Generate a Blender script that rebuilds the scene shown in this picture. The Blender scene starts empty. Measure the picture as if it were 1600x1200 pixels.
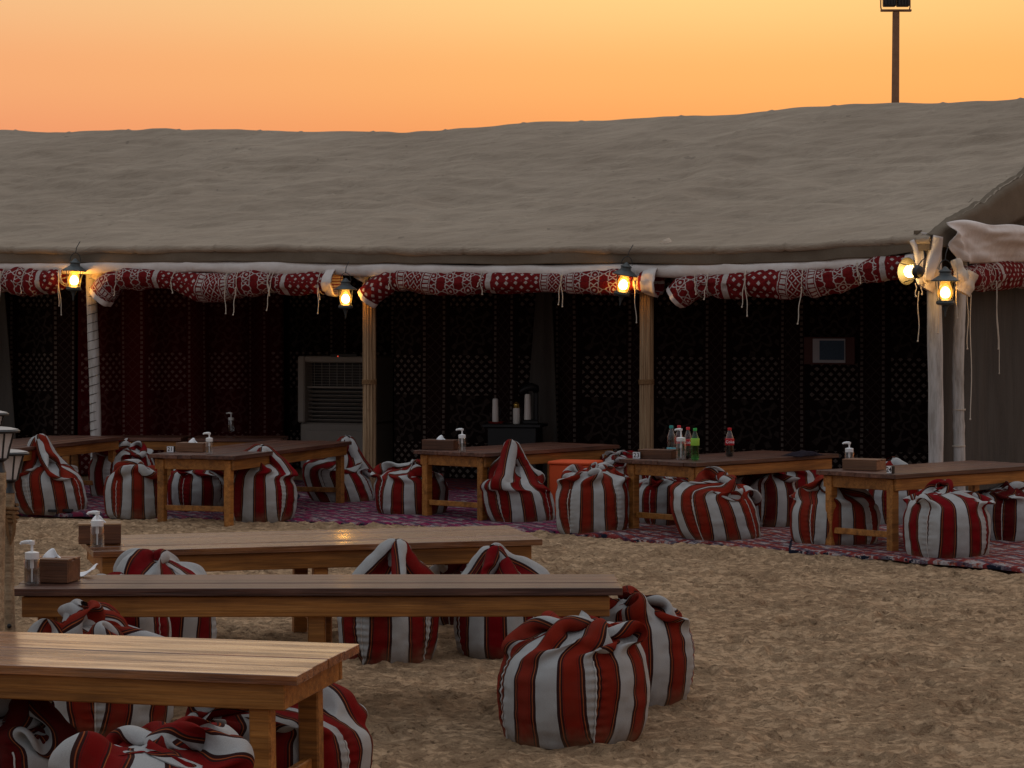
import bpy, bmesh, math, random
import numpy as np
from mathutils import Vector, Matrix
R = math.radians
PI = math.pi
scene = bpy.context.scene
COL = scene.collection

# ------------------------------------------------------------------ camera
F = 3900.0            # focal length in pixels of the 1600 px wide photograph
EYE = 1.7
cam_d = bpy.data.cameras.new('camera')
cam = bpy.data.objects.new('camera', cam_d); COL.objects.link(cam)
cam.location = (0, 0, EYE); cam.rotation_euler = (R(90), 0, 0)
cam_d.sensor_width = 36.0; cam_d.lens = 36.0*F/1600.0
cam_d.shift_y = -0.0625
cam_d.clip_end = 4000; cam_d.clip_start = 0.1
scene.camera = cam

# ------------------------------------------------------------------ sky, sun, exposure
SUN_EL = 1.2; SUN_AZ = 14.0      # degrees above the horizon, degrees right of the view axis
world = bpy.data.worlds.new('World'); scene.world = world; world.use_nodes = True
def build_world():
    # dusk sky: a physical sky low on the horizon plus the even after-glow of the whole dome
    nt = world.node_tree; nt.nodes.clear(); N = nt.nodes.new; L = nt.links.new
    def math_(op, a, b=None, c=None):
        k = N('ShaderNodeMath'); k.operation = op
        for i, x in enumerate((a, b, c)):
            if x is None: continue
            if hasattr(x, 'links'): L(x, k.inputs[i])
            else: k.inputs[i].default_value = x
        return k.outputs[0]
    def ramp(f, stops):
        k = N('ShaderNodeValToRGB'); L(f, k.inputs[0]); e = k.color_ramp.elements; k.color_ramp.interpolation = 'EASE'
        while len(e) < len(stops): e.new(.5)
        for el, (p, c) in zip(e, stops): el.position = p; el.color = (*c, 1)
        return k.outputs[0]
    def mixc(f, a, b, mode='MIX'):
        k = N('ShaderNodeMix'); k.data_type = 'RGBA'; k.blend_type = mode
        for i, x in ((0, f), (6, a), (7, b)):
            if hasattr(x, 'links'): L(x, k.inputs[i])
            else: k.inputs[i].default_value = x if i == 0 else (*x, 1)
        return k.outputs[2]
    out = N('ShaderNodeOutputWorld'); bg = N('ShaderNodeBackground')
    tc = N('ShaderNodeTexCoord'); sp = N('ShaderNodeSeparateXYZ'); L(tc.outputs['Generated'], sp.inputs[0])
    x, y, z = sp.outputs
    el = math_('MULTIPLY', math_('ARCSINE', z), 180/PI)                 # degrees
    f = math_('POWER', math_('DIVIDE', math_('MAXIMUM', el, 0.0), 90.0), .5)
    p = lambda d: (d/90.0)**.5
    west = ramp(f, [(0, (.70, .20, .09)), (p(3.8), (.83, .235, .075)), (p(5.6), (.87, .31, .095)), (p(7.5), (.87, .40, .15)), (p(14), (.82, .52, .31)), (p(30), (.70, .64, .60)), (1, (.62, .64, .69))])
    east = ramp(f, [(0, (.26, .20, .19)), (p(12), (.29, .25, .25)), (p(38), (.42, .42, .45)), (1, (.62, .64, .69))])
    ca = math_('ADD', math_('MULTIPLY', x, math.sin(R(SUN_AZ))), math_('MULTIPLY', y, math.cos(R(SUN_AZ))))
    mr = N('ShaderNodeMapRange'); mr.interpolation_type = 'SMOOTHSTEP'; L(ca, mr.inputs[0]); mr.inputs[1].default_value = -.5; mr.inputs[2].default_value = .92
    c = mixc(mr.outputs[0], east, west)
    # the brighter yellow after-glow above the sunken sun
    g0 = (math.sin(R(5)), math.cos(R(5)))
    az = math_('MULTIPLY', math_('ARCTAN2', x, y), 180/PI)
    da = math_('DIVIDE', math_('SUBTRACT', az, 3.5), 8.5); de = math_('DIVIDE', math_('SUBTRACT', el, 9.5), 3.2)
    q = math_('ADD', math_('MULTIPLY', da, da), math_('MULTIPLY', de, de))
    glow = math_('DIVIDE', 1.0, math_('POWER', math_('ADD', 1.0, math_('MULTIPLY', q, .5)), 1.6))
    gl = N('ShaderNodeMix'); gl.data_type = 'RGBA'; L(glow, gl.inputs[0]); gl.inputs[6].default_value = (0, 0, 0, 1); gl.inputs[7].default_value = (.06, .25, .10, 1)
    c = mixc(1.0, c, gl.outputs[2], 'ADD')
    # pinker away from the sunken sun
    pk = N('ShaderNodeMapRange'); pk.interpolation_type = 'SMOOTHSTEP'; L(az, pk.inputs[0]); pk.inputs[1].default_value = 5.0; pk.inputs[2].default_value = -16.0; pk.inputs[3].default_value = 0.0; pk.inputs[4].default_value = 1.0
    pm = N('ShaderNodeMix'); pm.data_type = 'RGBA'; L(pk.outputs[0], pm.inputs[0]); pm.inputs[6].default_value = (0, 0, 0, 1); pm.inputs[7].default_value = (0, .045, .065, 1)
    c = mixc(1.0, c, pm.outputs[2], 'ADD')
    sky = N('ShaderNodeTexSky'); sky.sky_type = 'NISHITA'; sky.sun_disc = False
    sky.sun_elevation = R(SUN_EL); sky.sun_rotation = R(SUN_AZ)
    sky.air_density = 1.0; sky.dust_density = 4.0; sky.ozone_density = 1.0
    k = N('ShaderNodeVectorMath'); k.operation = 'SCALE'; L(sky.outputs[0], k.inputs[0]); k.inputs[3].default_value = .02
    c = mixc(1.0, c, k.outputs[0], 'ADD')
    L(c, bg.inputs[0]); bg.inputs[1].default_value = 1.0
    L(bg.outputs[0], out.inputs[0])
build_world()
sun_d = bpy.data.lights.new('sun', 'SUN'); sun_d.energy = 0.25; sun_d.angle = R(12); sun_d.color = (1, .75, .5)
sun = bpy.data.objects.new('sun', sun_d); COL.objects.link(sun)
sd = Vector((math.sin(R(SUN_AZ))*math.cos(R(SUN_EL)), math.cos(R(SUN_AZ))*math.cos(R(SUN_EL)), math.sin(R(SUN_EL))))
sun.rotation_euler = (-sd).to_track_quat('-Z', 'Y').to_euler(); sun.location = (4, 30, 12)
scene.view_settings.view_transform = 'Standard'
scene.view_settings.look = 'None'
scene.view_settings.exposure = 0.0
scene.view_settings.gamma = 1.0
scene.view_settings.use_curve_mapping = False
scene.render.engine = 'CYCLES'
scene.cycles.use_denoising = True
scene.cycles.max_bounces = 8
scene.cycles.transparent_max_bounces = 16
scene.cycles.caustics_reflective = False; scene.cycles.caustics_refractive = False

# ------------------------------------------------------------------ geometry helpers
def gp(px, py):                      # a point of the ground seen at this place of the photograph
    d = F*EYE/(py-500.0); return ((px-800)/F*d, d)
def at(px, d): return (px-800)/F*d
def hz(py, d): return EYE+(500.0-py)*d/F
TH = R(24)
TO = np.array([-1.38, 24.2]); TU = np.array([math.cos(TH), -math.sin(TH)]); TV = np.array([math.sin(TH), math.cos(TH)])
def T(u, v, z=0.0):                  # tent frame: u along the front, v into the tent
    p = TO+u*TU+v*TV; return (p[0], p[1], z)
def tpix(px, py, v):                 # tent-frame u, z, depth where the plane v is met
    k = (px-800)/F; A = TO+v*TV
    u = (k*A[1]-A[0])/(TU[0]-k*TU[1]); d = A[1]+u*TU[1]
    return u, hz(py, d), d

class MB:
    def __init__(s): s.v = []; s.f = []; s.uv = []
    def add(s, verts, faces, uvs=None):
        n = len(s.v); s.v += [tuple(p) for p in verts]
        for i, f in enumerate(faces):
            s.f.append(tuple(j+n for j in f))
            s.uv.append(uvs[i] if uvs else None)
    def box(s, c, size, rot=0.0, bev=0.0, M=None):
        x, y, z = size[0]/2, size[1]/2, size[2]/2
        b = min(bev, x*.9, y*.9, z*.9)
        vs = []
        if b <= 0:
            vs = [(sx*x, sy*y, sz*z) for sx in (-1, 1) for sy in (-1, 1) for sz in (-1, 1)]
            fs = [(0, 1, 3, 2), (4, 6, 7, 5), (0, 4, 5, 1), (2, 3, 7, 6), (0, 2, 6, 4), (1, 5, 7, 3)]
        else:
            idx = {}
            for sx in (-1, 1):
                for sy in (-1, 1):
                    for sz in (-1, 1):
                        for ax in range(3):
                            p = [sx*(x-b), sy*(y-b), sz*(z-b)]
                            p[ax] = (sx*x, sy*y, sz*z)[ax]
                            idx[(sx, sy, sz, ax)] = len(vs); vs.append(tuple(p))
            fs = []
            for ax in range(3):
                o = [i for i in range(3) if i != ax]
                for sg in (-1, 1):
                    q = []
                    for a, bb in ((-1, -1), (1, -1), (1, 1), (-1, 1)):
                        k = [0, 0, 0]; k[ax] = sg; k[o[0]] = a; k[o[1]] = bb
                        q.append(idx[(k[0], k[1], k[2], ax)])
                    fs.append(tuple(q if (sg > 0) == (ax != 1) else q[::-1]))
            for ax in range(3):     # edges along ax
                o = [i for i in range(3) if i != ax]
                for a in (-1, 1):
                    for bb in (-1, 1):
                        k0 = [0]*3; k0[ax] = -1; k0[o[0]] = a; k0[o[1]] = bb
                        k1 = list(k0); k1[ax] = 1
                        q = [idx[(*k0, o[0])], idx[(*k1, o[0])], idx[(*k1, o[1])], idx[(*k0, o[1])]]
                        fs.append(tuple(q))
            for sx in (-1, 1):
                for sy in (-1, 1):
                    for sz in (-1, 1):
                        fs.append(tuple(idx[(sx, sy, sz, ax)] for ax in range(3)))
        if M is None: M = Matrix.Translation(c) @ Matrix.Rotation(rot, 4, 'Z')
        s.add([M @ Vector(p) for p in vs], fs)
    def tube(s, path, rad, n=8, cap=True, uvscale=None, closed=False):
        P = [Vector(p) for p in path]; m = len(P)
        rads = rad if hasattr(rad, '__len__') else [rad]*m
        rings = []; ref = None; L = [0.0]
        for i in range(1, m): L.append(L[-1]+(P[i]-P[i-1]).length)
        for i in range(m):
            t = (P[min(i+1, m-1)]-P[max(i-1, 0)])
            if t.length < 1e-9: t = Vector((0, 0, 1))
            t.normalize()
            if ref is None:
                ref = Vector((0, 0, 1)) if abs(t.z) < .9 else Vector((1, 0, 0))
            a = t.cross(ref); a.normalize(); b = a.cross(t); b.normalize(); ref = b
            rr = rads[i]
            rings.append([P[i]+a*(math.cos(2*PI*k/n)*rr)+b*(math.sin(2*PI*k/n)*rr) for k in range(n)])
        vs = [q for r_ in rings for q in r_]; fs = []; uv = []
        for i in range(m-1):
            for k in range(n):
                fs.append((i*n+k, i*n+(k+1) % n, (i+1)*n+(k+1) % n, (i+1)*n+k))
                c = 2*PI*max(rads)/n
                uv.append(((L[i], k*c), (L[i], (k+1)*c), (L[i+1], (k+1)*c), (L[i+1], k*c)))
        if cap:
            fs.append(tuple(range(n))[::-1]); uv.append(tuple((0, 0) for _ in range(n)))
            fs.append(tuple((m-1)*n+k for k in range(n))); uv.append(tuple((0, 0) for _ in range(n)))
        s.add(vs, fs, uv)
    def lathe(s, prof, n=16, M=None, c=(0, 0, 0)):
        M = M or Matrix.Translation(c)
        vs = []; fs = []; m = len(prof)
        for r_, z in prof:
            for k in range(n):
                vs.append(M @ Vector((r_*math.cos(2*PI*k/n), r_*math.sin(2*PI*k/n), z)))
        for i in range(m-1):
            for k in range(n):
                fs.append((i*n+k, i*n+(k+1) % n, (i+1)*n+(k+1) % n, (i+1)*n+k))
        if prof[0][0] > 1e-5: fs.append(tuple(range(n))[::-1])
        if prof[-1][0] > 1e-5: fs.append(tuple((m-1)*n+k for k in range(n)))
        s.add(vs, fs)
    def sphere(s, c, r_, n=10, sc=(1, 1, 1)):
        pr = [(math.sin(PI*i/n)*r_, -math.cos(PI*i/n)*r_) for i in range(n+1)]
        pr[0] = (1e-6, -r_); pr[-1] = (1e-6, r_)
        s.lathe(pr, n+4, Matrix.Translation(c) @ Matrix.Diagonal((*sc, 1)))
    def mesh(s, name, smooth=True):
        me = bpy.data.meshes.new(name); me.from_pydata(s.v, [], s.f)
        if any(u is not None for u in s.uv):
            l = me.uv_layers.new(name='UVMap'); flat = []
            for f, u in zip(s.f, s.uv):
                for j in range(len(f)): flat += list(u[j]) if u else [0, 0]
            l.data.foreach_set('uv', flat)
        me.validate(); me.update()
        if smooth:
            me.polygons.foreach_set('use_smooth', [True]*len(me.polygons))
            try: me.set_sharp_from_angle(angle=R(38))
            except Exception: pass
        return me
    def build(s, name, mat=None, parent=None, smooth=True):
        return obj(name, s.mesh(name, smooth), mat, parent)

def obj(name, me, mat=None, parent=None):
    o = bpy.data.objects.new(name, me); COL.objects.link(o)
    if mat and not me.materials: me.materials.append(mat)
    if parent is not None: o.parent = parent
    return o
def tag(o, label=None, cat=None, group=None, kind=None):
    if label: o['label'] = label
    if cat: o['category'] = cat
    if group: o['group'] = group
    if kind: o['kind'] = kind
    return o
def empty(name, loc, rz=0.0, label=None, cat=None, group=None):
    o = bpy.data.objects.new(name, None); COL.objects.link(o)
    o.location = loc; o.rotation_euler = (0, 0, rz); o.empty_display_size = .1
    return tag(o, label, cat, group)
def grid_mesh(name, X, Y, Z, uv=None, closed_u=False, smooth=True):
    """X,Y,Z arrays (m,n): a quad sheet; uv (m,n,2)"""
    m, n = X.shape
    co = np.stack([X, Y, Z], -1).reshape(-1, 3).astype(np.float32)
    i, j = np.meshgrid(np.arange(m-1), np.arange(n-1), indexing='ij')
    a = (i*n+j).ravel(); q = np.stack([a, a+n, a+n+1, a+1], -1).astype(np.int32)
    return quads_mesh(name, co, q, None if uv is None else uv.reshape(-1, 2)[q.ravel()], smooth)
def quads_mesh(name, co, q, loop_uv=None, smooth=True):
    me = bpy.data.meshes.new(name); nf = len(q)
    me.vertices.add(len(co)); me.vertices.foreach_set('co', np.asarray(co, np.float32).ravel())
    me.loops.add(nf*4); me.loops.foreach_set('vertex_index', np.asarray(q, np.int32).ravel())
    me.polygons.add(nf); me.polygons.foreach_set('loop_start', np.arange(0, nf*4, 4, dtype=np.int32))
    try: me.polygons.foreach_set('loop_total', np.full(nf, 4, np.int32))
    except Exception: pass
    me.polygons.foreach_set('use_smooth', np.full(nf, smooth, bool))
    if loop_uv is not None:
        l = me.uv_layers.new(name='UVMap'); l.data.foreach_set('uv', np.asarray(loop_uv, np.float32).ravel())
    me.update(calc_edges=True)
    return me
_rt = np.random.RandomState(7).rand(256, 256)
def vn(x, y, s=1.0, seed=0):         # smooth value noise, -1..1
    x = np.asarray(x)*s+seed*17.31; y = np.asarray(y)*s+seed*9.77
    xi = np.floor(x).astype(int); yi = np.floor(y).astype(int); fx = x-xi; fy = y-yi
    fx = fx*fx*fx*(fx*(fx*6-15)+10); fy = fy*fy*fy*(fy*(fy*6-15)+10)
    g = lambda a, b: _rt[a & 255, b & 255]
    return 2*((g(xi, yi)*(1-fx)+g(xi+1, yi)*fx)*(1-fy)+(g(xi, yi+1)*(1-fx)+g(xi+1, yi+1)*fx)*fy)-1
def sst(a, b, x): t = np.clip((x-a)/(b-a), 0, 1); return t*t*(3-2*t)
def crom(P, n):                      # Catmull-Rom through the points, n samples evenly by arc length
    P = np.array(P, float); Q = np.vstack([2*P[0]-P[1], P, 2*P[-1]-P[-2]])
    out = []
    for i in range(len(P)-1):
        p0, p1, p2, p3 = Q[i:i+4]
        for t in np.linspace(0, 1, 24, endpoint=False):
            out.append(.5*((2*p1)+(-p0+p2)*t+(2*p0-5*p1+4*p2-p3)*t*t+(-p0+3*p1-3*p2+p3)*t**3))
    out.append(P[-1]); out = np.array(out)
    L = np.concatenate([[0], np.cumsum(np.linalg.norm(np.diff(out[:, :2], axis=0), axis=1))])
    s = np.linspace(0, L[-1], n)
    return np.stack([np.interp(s, L, out[:, k]) for k in range(out.shape[1])], -1), s

# ------------------------------------------------------------------ node helper
class V:
    def __init__(s, m, k): s.m = m; s.k = k
    def _b(s, op, o, rev=False): return s.m.math(op, o, s) if rev else s.m.math(op, s, o)
    def __add__(s, o): return s._b('ADD', o)
    __radd__ = __add__
    def __sub__(s, o): return s._b('SUBTRACT', o)
    def __rsub__(s, o): return s._b('SUBTRACT', o, True)
    def __mul__(s, o): return s._b('MULTIPLY', o)
    __rmul__ = __mul__
    def __truediv__(s, o): return s._b('DIVIDE', o)
    def __lt__(s, o): return s._b('LESS_THAN', o)
    def __gt__(s, o): return s._b('GREATER_THAN', o)
    def __or__(s, o): return s._b('MAXIMUM', o)
    def __and__(s, o): return s._b('MINIMUM', o)
    def fr(s): return s.m.math('FRACT', s)
    def fl(s): return s.m.math('FLOOR', s)
    def ab(s): return s.m.math('ABSOLUTE', s)
    def sin(s): return s.m.math('SINE', s)
    def cos(s): return s.m.math('COSINE', s)
    def sqrt(s): return s.m.math('SQRT', s)
    def pow(s, o): return s.m.math('POWER', s, o)
class Mt:
    def __init__(s, name, rough=.8, spec=.3):
        s.mat = bpy.data.materials.new(name); s.mat.use_nodes = True; s.nt = s.mat.node_tree
        s.b = s.nt.nodes['Principled BSDF']; s.b.inputs['Roughness'].default_value = rough
        s.b.inputs['Specular IOR Level'].default_value = spec
    def n(s, t): return s.nt.nodes.new(t)
    def lk(s, a, b): s.nt.links.new(a.k if isinstance(a, V) else a, b)
    def put(s, sock, v):
        if isinstance(v, V): s.nt.links.new(v.k, sock)
        elif isinstance(v, (tuple, list)) and len(v) == 3 and sock.type == 'RGBA': sock.default_value = (*v, 1)
        else: sock.default_value = v
    def math(s, op, a, b=None):
        k = s.n('ShaderNodeMath'); k.operation = op; s.put(k.inputs[0], a)
        if b is not None: s.put(k.inputs[1], b)
        return V(s, k.outputs[0])
    def coord(s, which='Object'):
        k = s.n('ShaderNodeTexCoord'); return V(s, k.outputs[which])
    def xyz(s, vec):
        k = s.n('ShaderNodeSeparateXYZ'); s.put(k.inputs[0], vec); return [V(s, o) for o in k.outputs]
    def vec(s, x, y, z):
        k = s.n('ShaderNodeCombineXYZ')
        for i, a in enumerate((x, y, z)): s.put(k.inputs[i], a)
        return V(s, k.outputs[0])
    def noise(s, vec=None, scale=5, detail=4, rough=.55, dist=0):
        k = s.n('ShaderNodeTexNoise'); k.inputs['Scale'].default_value = scale; k.inputs['Detail'].default_value = detail
        k.inputs['Roughness'].default_value = rough; k.inputs['Distortion'].default_value = dist
        if vec is not None: s.put(k.inputs['Vector'], vec)
        return V(s, k.outputs['Fac'])
    def ramp(s, f, stops):
        k = s.n('ShaderNodeValToRGB'); s.put(k.inputs[0], f); e = k.color_ramp.elements
        while len(e) < len(stops): e.new(.5)
        for el, (p, c) in zip(e, stops): el.position = p; el.color = (*c, 1) if len(c) == 3 else c
        return V(s, k.outputs[0])
    def mix(s, f, a, b, mode='MIX'):
        k = s.n('ShaderNodeMix'); k.data_type = 'RGBA'; k.blend_type = mode
        s.put(k.inputs[0], f); s.put(k.inputs[6], a); s.put(k.inputs[7], b); return V(s, k.outputs[2])
    def mapr(s, f, a, b, c=0., d=1.):
        k = s.n('ShaderNodeMapRange'); s.put(k.inputs[0], f)
        for i, x in enumerate((a, b, c, d)): k.inputs[i+1].default_value = x
        return V(s, k.outputs[0])
    def rand(s): k = s.n('ShaderNodeObjectInfo'); return V(s, k.outputs['Random'])
    def ocol(s): k = s.n('ShaderNodeObjectInfo'); return V(s, k.outputs['Color'])
    def base(s, c): s.put(s.b.inputs['Base Color'], c); return s
    def rough(s, c): s.put(s.b.inputs['Roughness'], c); return s
    def bump(s, h, dist=.01, strength=1.0):
        k = s.n('ShaderNodeBump'); k.inputs['Strength'].default_value = strength; k.inputs['Distance'].default_value = dist
        s.put(k.inputs['Height'], h); s.lk(k.outputs[0], s.b.inputs['Normal']); return s
    def set(s, **kw):
        for a, v in kw.items(): s.put(s.b.inputs[a.replace('_', ' ')], v)
        return s

def plain(name, c, rough=.7, spec=.3, var=.12, scale=30, bump=0.0, metallic=0.0):
    m = Mt(name, rough, spec); nz = m.noise(m.coord(), scale, 5)
    m.base(m.mix(nz, tuple(x*(1-var) for x in c), tuple(min(1, x*(1+var)) for x in c)))
    if bump: m.bump(nz, bump)
    m.b.inputs['Metallic'].default_value = metallic
    return m.mat

# ------------------------------------------------------------------ materials
M_ = {}
def mk_materials():
    # sand
    m = Mt('sand', .95, .1); P = m.coord()
    big = m.noise(P, .9, 4, .6); mid = m.noise(P, 6, 6, .65); fine = m.noise(P, 55, 6, .7); grit = m.noise(P, 260, 3, .6)
    c = m.ramp(mid*.55+big*.45, [(.3, (.47, .295, .170)), (.5, (.58, .380, .225)), (.7, (.66, .45, .28))])
    c = m.mix(m.mapr(fine, .32, .68), m.mix(.26, c, (.16, .095, .05)), c)
    speck = m.mapr(m.noise(P, 30, 4, .65), .58, .68, 0, .75)
    c = m.mix(speck, c, (.10, .058, .03))
    c = m.mix(m.mapr(m.noise(P, 2.2, 6, .7), .52, .64, 0, .3), c, (.20, .12, .068))
    x_, y_, z_ = m.xyz(P); clod = m.noise(m.vec(x_*.72, y_, z_), 20, 6, .70)+(m.noise(P, 1.3, 4, .6)-.5)*.34
    c = m.mix(m.mapr(clod, .55, .66, 0, .66), c, (.19, .105, .056))  # shade of the small pits put into the sand colour
    c = m.mix(m.mapr(clod, .30, .44, .35, 0), c, (.68, .475, .30))
    m.base(c).bump(mid*.2-m.mapr(clod, .46, .68, 0, .5)+fine*.3+grit*.12, .045, 1.0); M_['sand'] = m.mat
    # roof canvas
    m = Mt('tent_canvas', .92, .1); P = m.coord()
    x, y, z = m.xyz(P)
    big = m.noise(P, .45, 5, .6); st = m.noise(m.vec(x*1.0, y*5.0, z*5.0), 1.2, 5, .6); weave = m.noise(P, 140, 3, .6)
    c = m.mix(m.mapr(big*.5+st*.5, .32, .68), (.295, .232, .172), (.45, .365, .28))
    c = m.mix(m.mapr(weave, .3, .7), m.mix(.22, c, (.06, .05, .04)), c)
    spot = (m.noise(P, 7, 2, .4) > .75)*.35
    c = m.mix(spot, c, (.08, .065, .05))
    rdg = (m.noise(m.vec(x*.55+y*.2, y*4.2-x*.3, z*4.2), 1.6, 6, .6, .5)-.5).ab()
    rd2 = (m.noise(m.vec(x*1.1, y*9., z*9.), 2.2, 5, .6, .4)-.5).ab()
    c = m.mix(m.mapr(rdg, 0, .05, .16, 0), c, (.15, .12, .095))  # shade in the wrinkle creases painted into the canvas colour
    m.base(c).bump(weave*.08-m.mapr(rdg, 0, .22, .6, 0)-m.mapr(rd2, 0, .2, .3, 0), .012, 1.0); M_['canvas'] = m.mat
    M_['seam'] = plain('seam_canvas', (.25, .205, .165), .95, .08, .2, 30)
    m = Mt('valance_canvas', .95, .08); P = m.coord(); weave = m.noise(P, 120, 3, .6); big = m.noise(P, 2, 5, .6)
    c = m.mix(m.mapr(big, .3, .7), (.15, .115, .082), (.22, .175, .13))
    m.base(m.mix(m.mapr(weave, .3, .7), m.mix(.25, c, (.03, .025, .02)), c)).bump(weave*.3+big*.7, .02, .7); M_['valance'] = m.mat
    m = Mt('white_lining', .85, .15); P = m.coord(); big = m.noise(P, 5, 5, .6)
    m.base(m.mix(m.mapr(big, .3, .7), (.60, .53, .49), (.76, .71, .68))).bump(big, .03, .6); M_['lining'] = m.mat
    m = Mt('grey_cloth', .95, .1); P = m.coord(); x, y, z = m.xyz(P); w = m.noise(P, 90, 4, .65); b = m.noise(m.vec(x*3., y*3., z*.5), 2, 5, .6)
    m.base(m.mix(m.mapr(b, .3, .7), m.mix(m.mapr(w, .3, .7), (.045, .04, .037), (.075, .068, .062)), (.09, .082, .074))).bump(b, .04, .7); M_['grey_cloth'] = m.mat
    # bean bag stripes
    def stripes(name, dark=False):
        m = Mt(name, .93, .12); uvn = m.n('ShaderNodeUVMap'); uvn.uv_map = 'UVMap'
        u, v, _ = m.xyz(V(m, uvn.outputs[0]))
        P = m.coord()
        wob = m.noise(P, 6, 2)*.012-.006
        f = (u/.20+wob).fr()
        wv = m.noise(m.vec(u*900., v*260., 0.), 1, 2, .5); wv2 = m.noise(m.vec(u*200., v*900., 0.), 1, 2, .5); dirt = m.noise(P, 7, 5, .65)
        red = m.mix(m.mapr(wv, .3, .7), m.mix(.7, (0, 0, 0), m.ocol()), m.ocol())
        red = m.mix(((f > .13) & (f < .145)) | ((f > .415) & (f < .43)), red, m.mix(.45, red, (.05, .012, .015)))
        dk = ((f < .055) | (f > .52)) | ((f > .08) & (f < .115)) | ((f > .46) & (f < .495))
        red = m.mix(dk, red, (.035, .013, .012))
        og = ((f > .06) & (f < .075)) | ((f > .50) & (f < .515))
        red = m.mix(og, red, (.30, .095, .03))
        wht = m.mix(m.mapr(wv2, .3, .7), (.33, .325, .32), (.475, .47, .462))
        c = m.mix(f > .575, red, wht)
        c = m.mix(m.mapr(dirt, .45, .75, 0, .42), c, m.mix(.5, c, (.10, .07, .05)))
        dust = m.mapr(v+m.noise(P, 18, 4)*.10, .05, .15, .7, 0)
        c = m.mix(dust*m.mapr(dirt, .3, .6, .2, 1.), c, (.20, .135, .08))
        m.base(c).bump(wv*.4+wv2*.4+dirt*.6, .006, .7); M_[name] = m.mat
        m.b.inputs['Specular IOR Level'].default_value = .06
    stripes('bag_stripes')
    M_['piping'] = plain('bag_piping', (.5, .47, .44), .9, .1)
    # wood
    def wood(name, c1, c2, c3, rlo, rhi, spec=.45, streak=1.0, coat=0.0):
        m = Mt(name, .5, spec); P = m.coord(); r = m.rand()
        x, y, z = m.xyz(P)
        q = m.vec(x*1.2+r*37., y*26.+r*11., z*26.+r*5.)
        g = m.noise(q, 1.3, 7, .62, .6); g2 = m.noise(m.vec(x*3.+r*9., y*90., z*90.), 1.5, 4, .6); bl = m.noise(P, 3.0, 4, .6)
        c = m.ramp(g, [(.28, c1), (.5, c2), (.72, c3)])
        c = m.mix(m.mapr(g2, .35, .6), m.mix(.45, c, tuple(k*.4 for k in c1)), c)
        c = m.mix(m.mapr(bl, .5, .8, 0, .5), c, tuple(k*.55 for k in c1))
        sk = m.noise(m.vec(x*.7+r*21., y*11.+r*3., z*11.), 1.6, 5, .6)
        c = m.mix(m.mapr(sk, .50, .66, 0, .62), c, tuple(k*.45 for k in c1))
        k = m.n('ShaderNodeHueSaturation'); m.put(k.inputs['Color'], c); m.put(k.inputs['Value'], r*.45+.80); c = V(m, k.outputs[0])
        m.base(c).rough(m.mapr(g2*.5+bl*.5, .3, .7, rlo, rhi)).bump(g*.5+g2*.5, .004*streak, .8)
        if coat: m.set(Coat_Weight=m.mapr(sk, .42, .60, coat, coat*.18), Coat_Roughness=.16, Coat_IOR=1.5+.35*coat)
        M_[name] = m.mat
    wood('table_plank', (.08, .020, .005), (.30, .098, .022), (.46, .175, .045), .20, .36, .6, 1.6, 1.0)
    wood('table_frame', (.22, .078, .014), (.40, .158, .032), (.52, .225, .055), .40, .6, .35)
    wood('worn_plank', (.045, .016, .010), (.135, .053, .033), (.25, .115, .075), .28, .5, .4, 1.6, .12)
    wood('box_wood', (.075, .028, .014), (.12, .045, .02), (.18, .075, .035), .35, .55, .4)
    wood('box_light', (.24, .13, .06), (.33, .19, .095), (.40, .25, .14), .4, .6, .4)
    wood('box_brown', (.15, .066, .03), (.22, .10, .05), (.28, .14, .07), .4, .6, .4)
    wood('post_wood', (.26, .17, .10), (.40, .29, .18), (.50, .38, .25), .7, .9, .2, 2.0)
    # reed pole
    m = Mt('reed', .7, .25); P = m.coord(); x, y, z = m.xyz(P)
    g = m.noise(m.vec(x*60., y*60., z*1.3), 1.2, 5, .6); k = m.noise(m.vec(x*30., y*30., z*14.), 1, 3)
    m.base(m.mix(m.mapr(k, .62, .72, 0, .5), m.ramp(g, [(.3, (.14, .075, .035)), (.5, (.33, .21, .115)), (.7, (.46, .32, .19))]), (.09, .05, .025))).bump(g, .01); M_['reed'] = m.mat
    m = Mt('white_pole', .75, .25); P = m.coord(); x, y, z = m.xyz(P)
    g = m.noise(m.vec(x*14., y*14., z*2.), 1.5, 6, .65)
    m.base(m.ramp(g, [(.35, (.33, .30, .27)), (.5, (.50, .47, .44)), (.65, (.58, .56, .54))])).bump(g, .01); M_['white_pole'] = m.mat
    # patterned curtain (roll)
    m = Mt('sadu_cloth', .92, .1); uvn = m.n('ShaderNodeUVMap'); uvn.uv_map = 'UVMap'; u, v, _ = m.xyz(V(m, uvn.outputs[0])); P = m.coord()
    u = u+m.noise(P, 9, 3)*.03; v = v+m.noise(P, 8, 2)*.03
    u = u*.76; v = v*.76
    q = (u/1.12).fr()*1.12
    s = .072
    a1 = ((u+v)/s).fr(); b1 = ((u-v)/s).fr()
    dia = ((a1-.5).ab() < .21) & ((b1-.5).ab() < .21)
    t = .058
    a2 = ((u+v*.8)/t).fr(); b2 = ((u-v*.8)/t).fr()
    hat = ((a2-.5).ab() > .43) | ((b2-.5).ab() > .43) | (((a2-.5).ab() < .12) & ((b2-.5).ab() < .12))
    bead = ((v/.03).fr()-.5).ab() < .34
    cu = ((u/.14).fr()-.5); cv = ((v/.14).fr()-.5)
    rr = (cu*cu+cv*cv).sqrt(); th = m.math('ARCTAN2', cv, cu)
    ros = ((rr-(th*6.).cos()*.07-.33).ab() < .038) | (rr < .07) | ((rr-.2).ab() < .025) | (((th*3.).sin().ab() < .16) & (rr > .36))
    inr = lambda lo, hi: (q > lo) & (q < hi)
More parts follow.
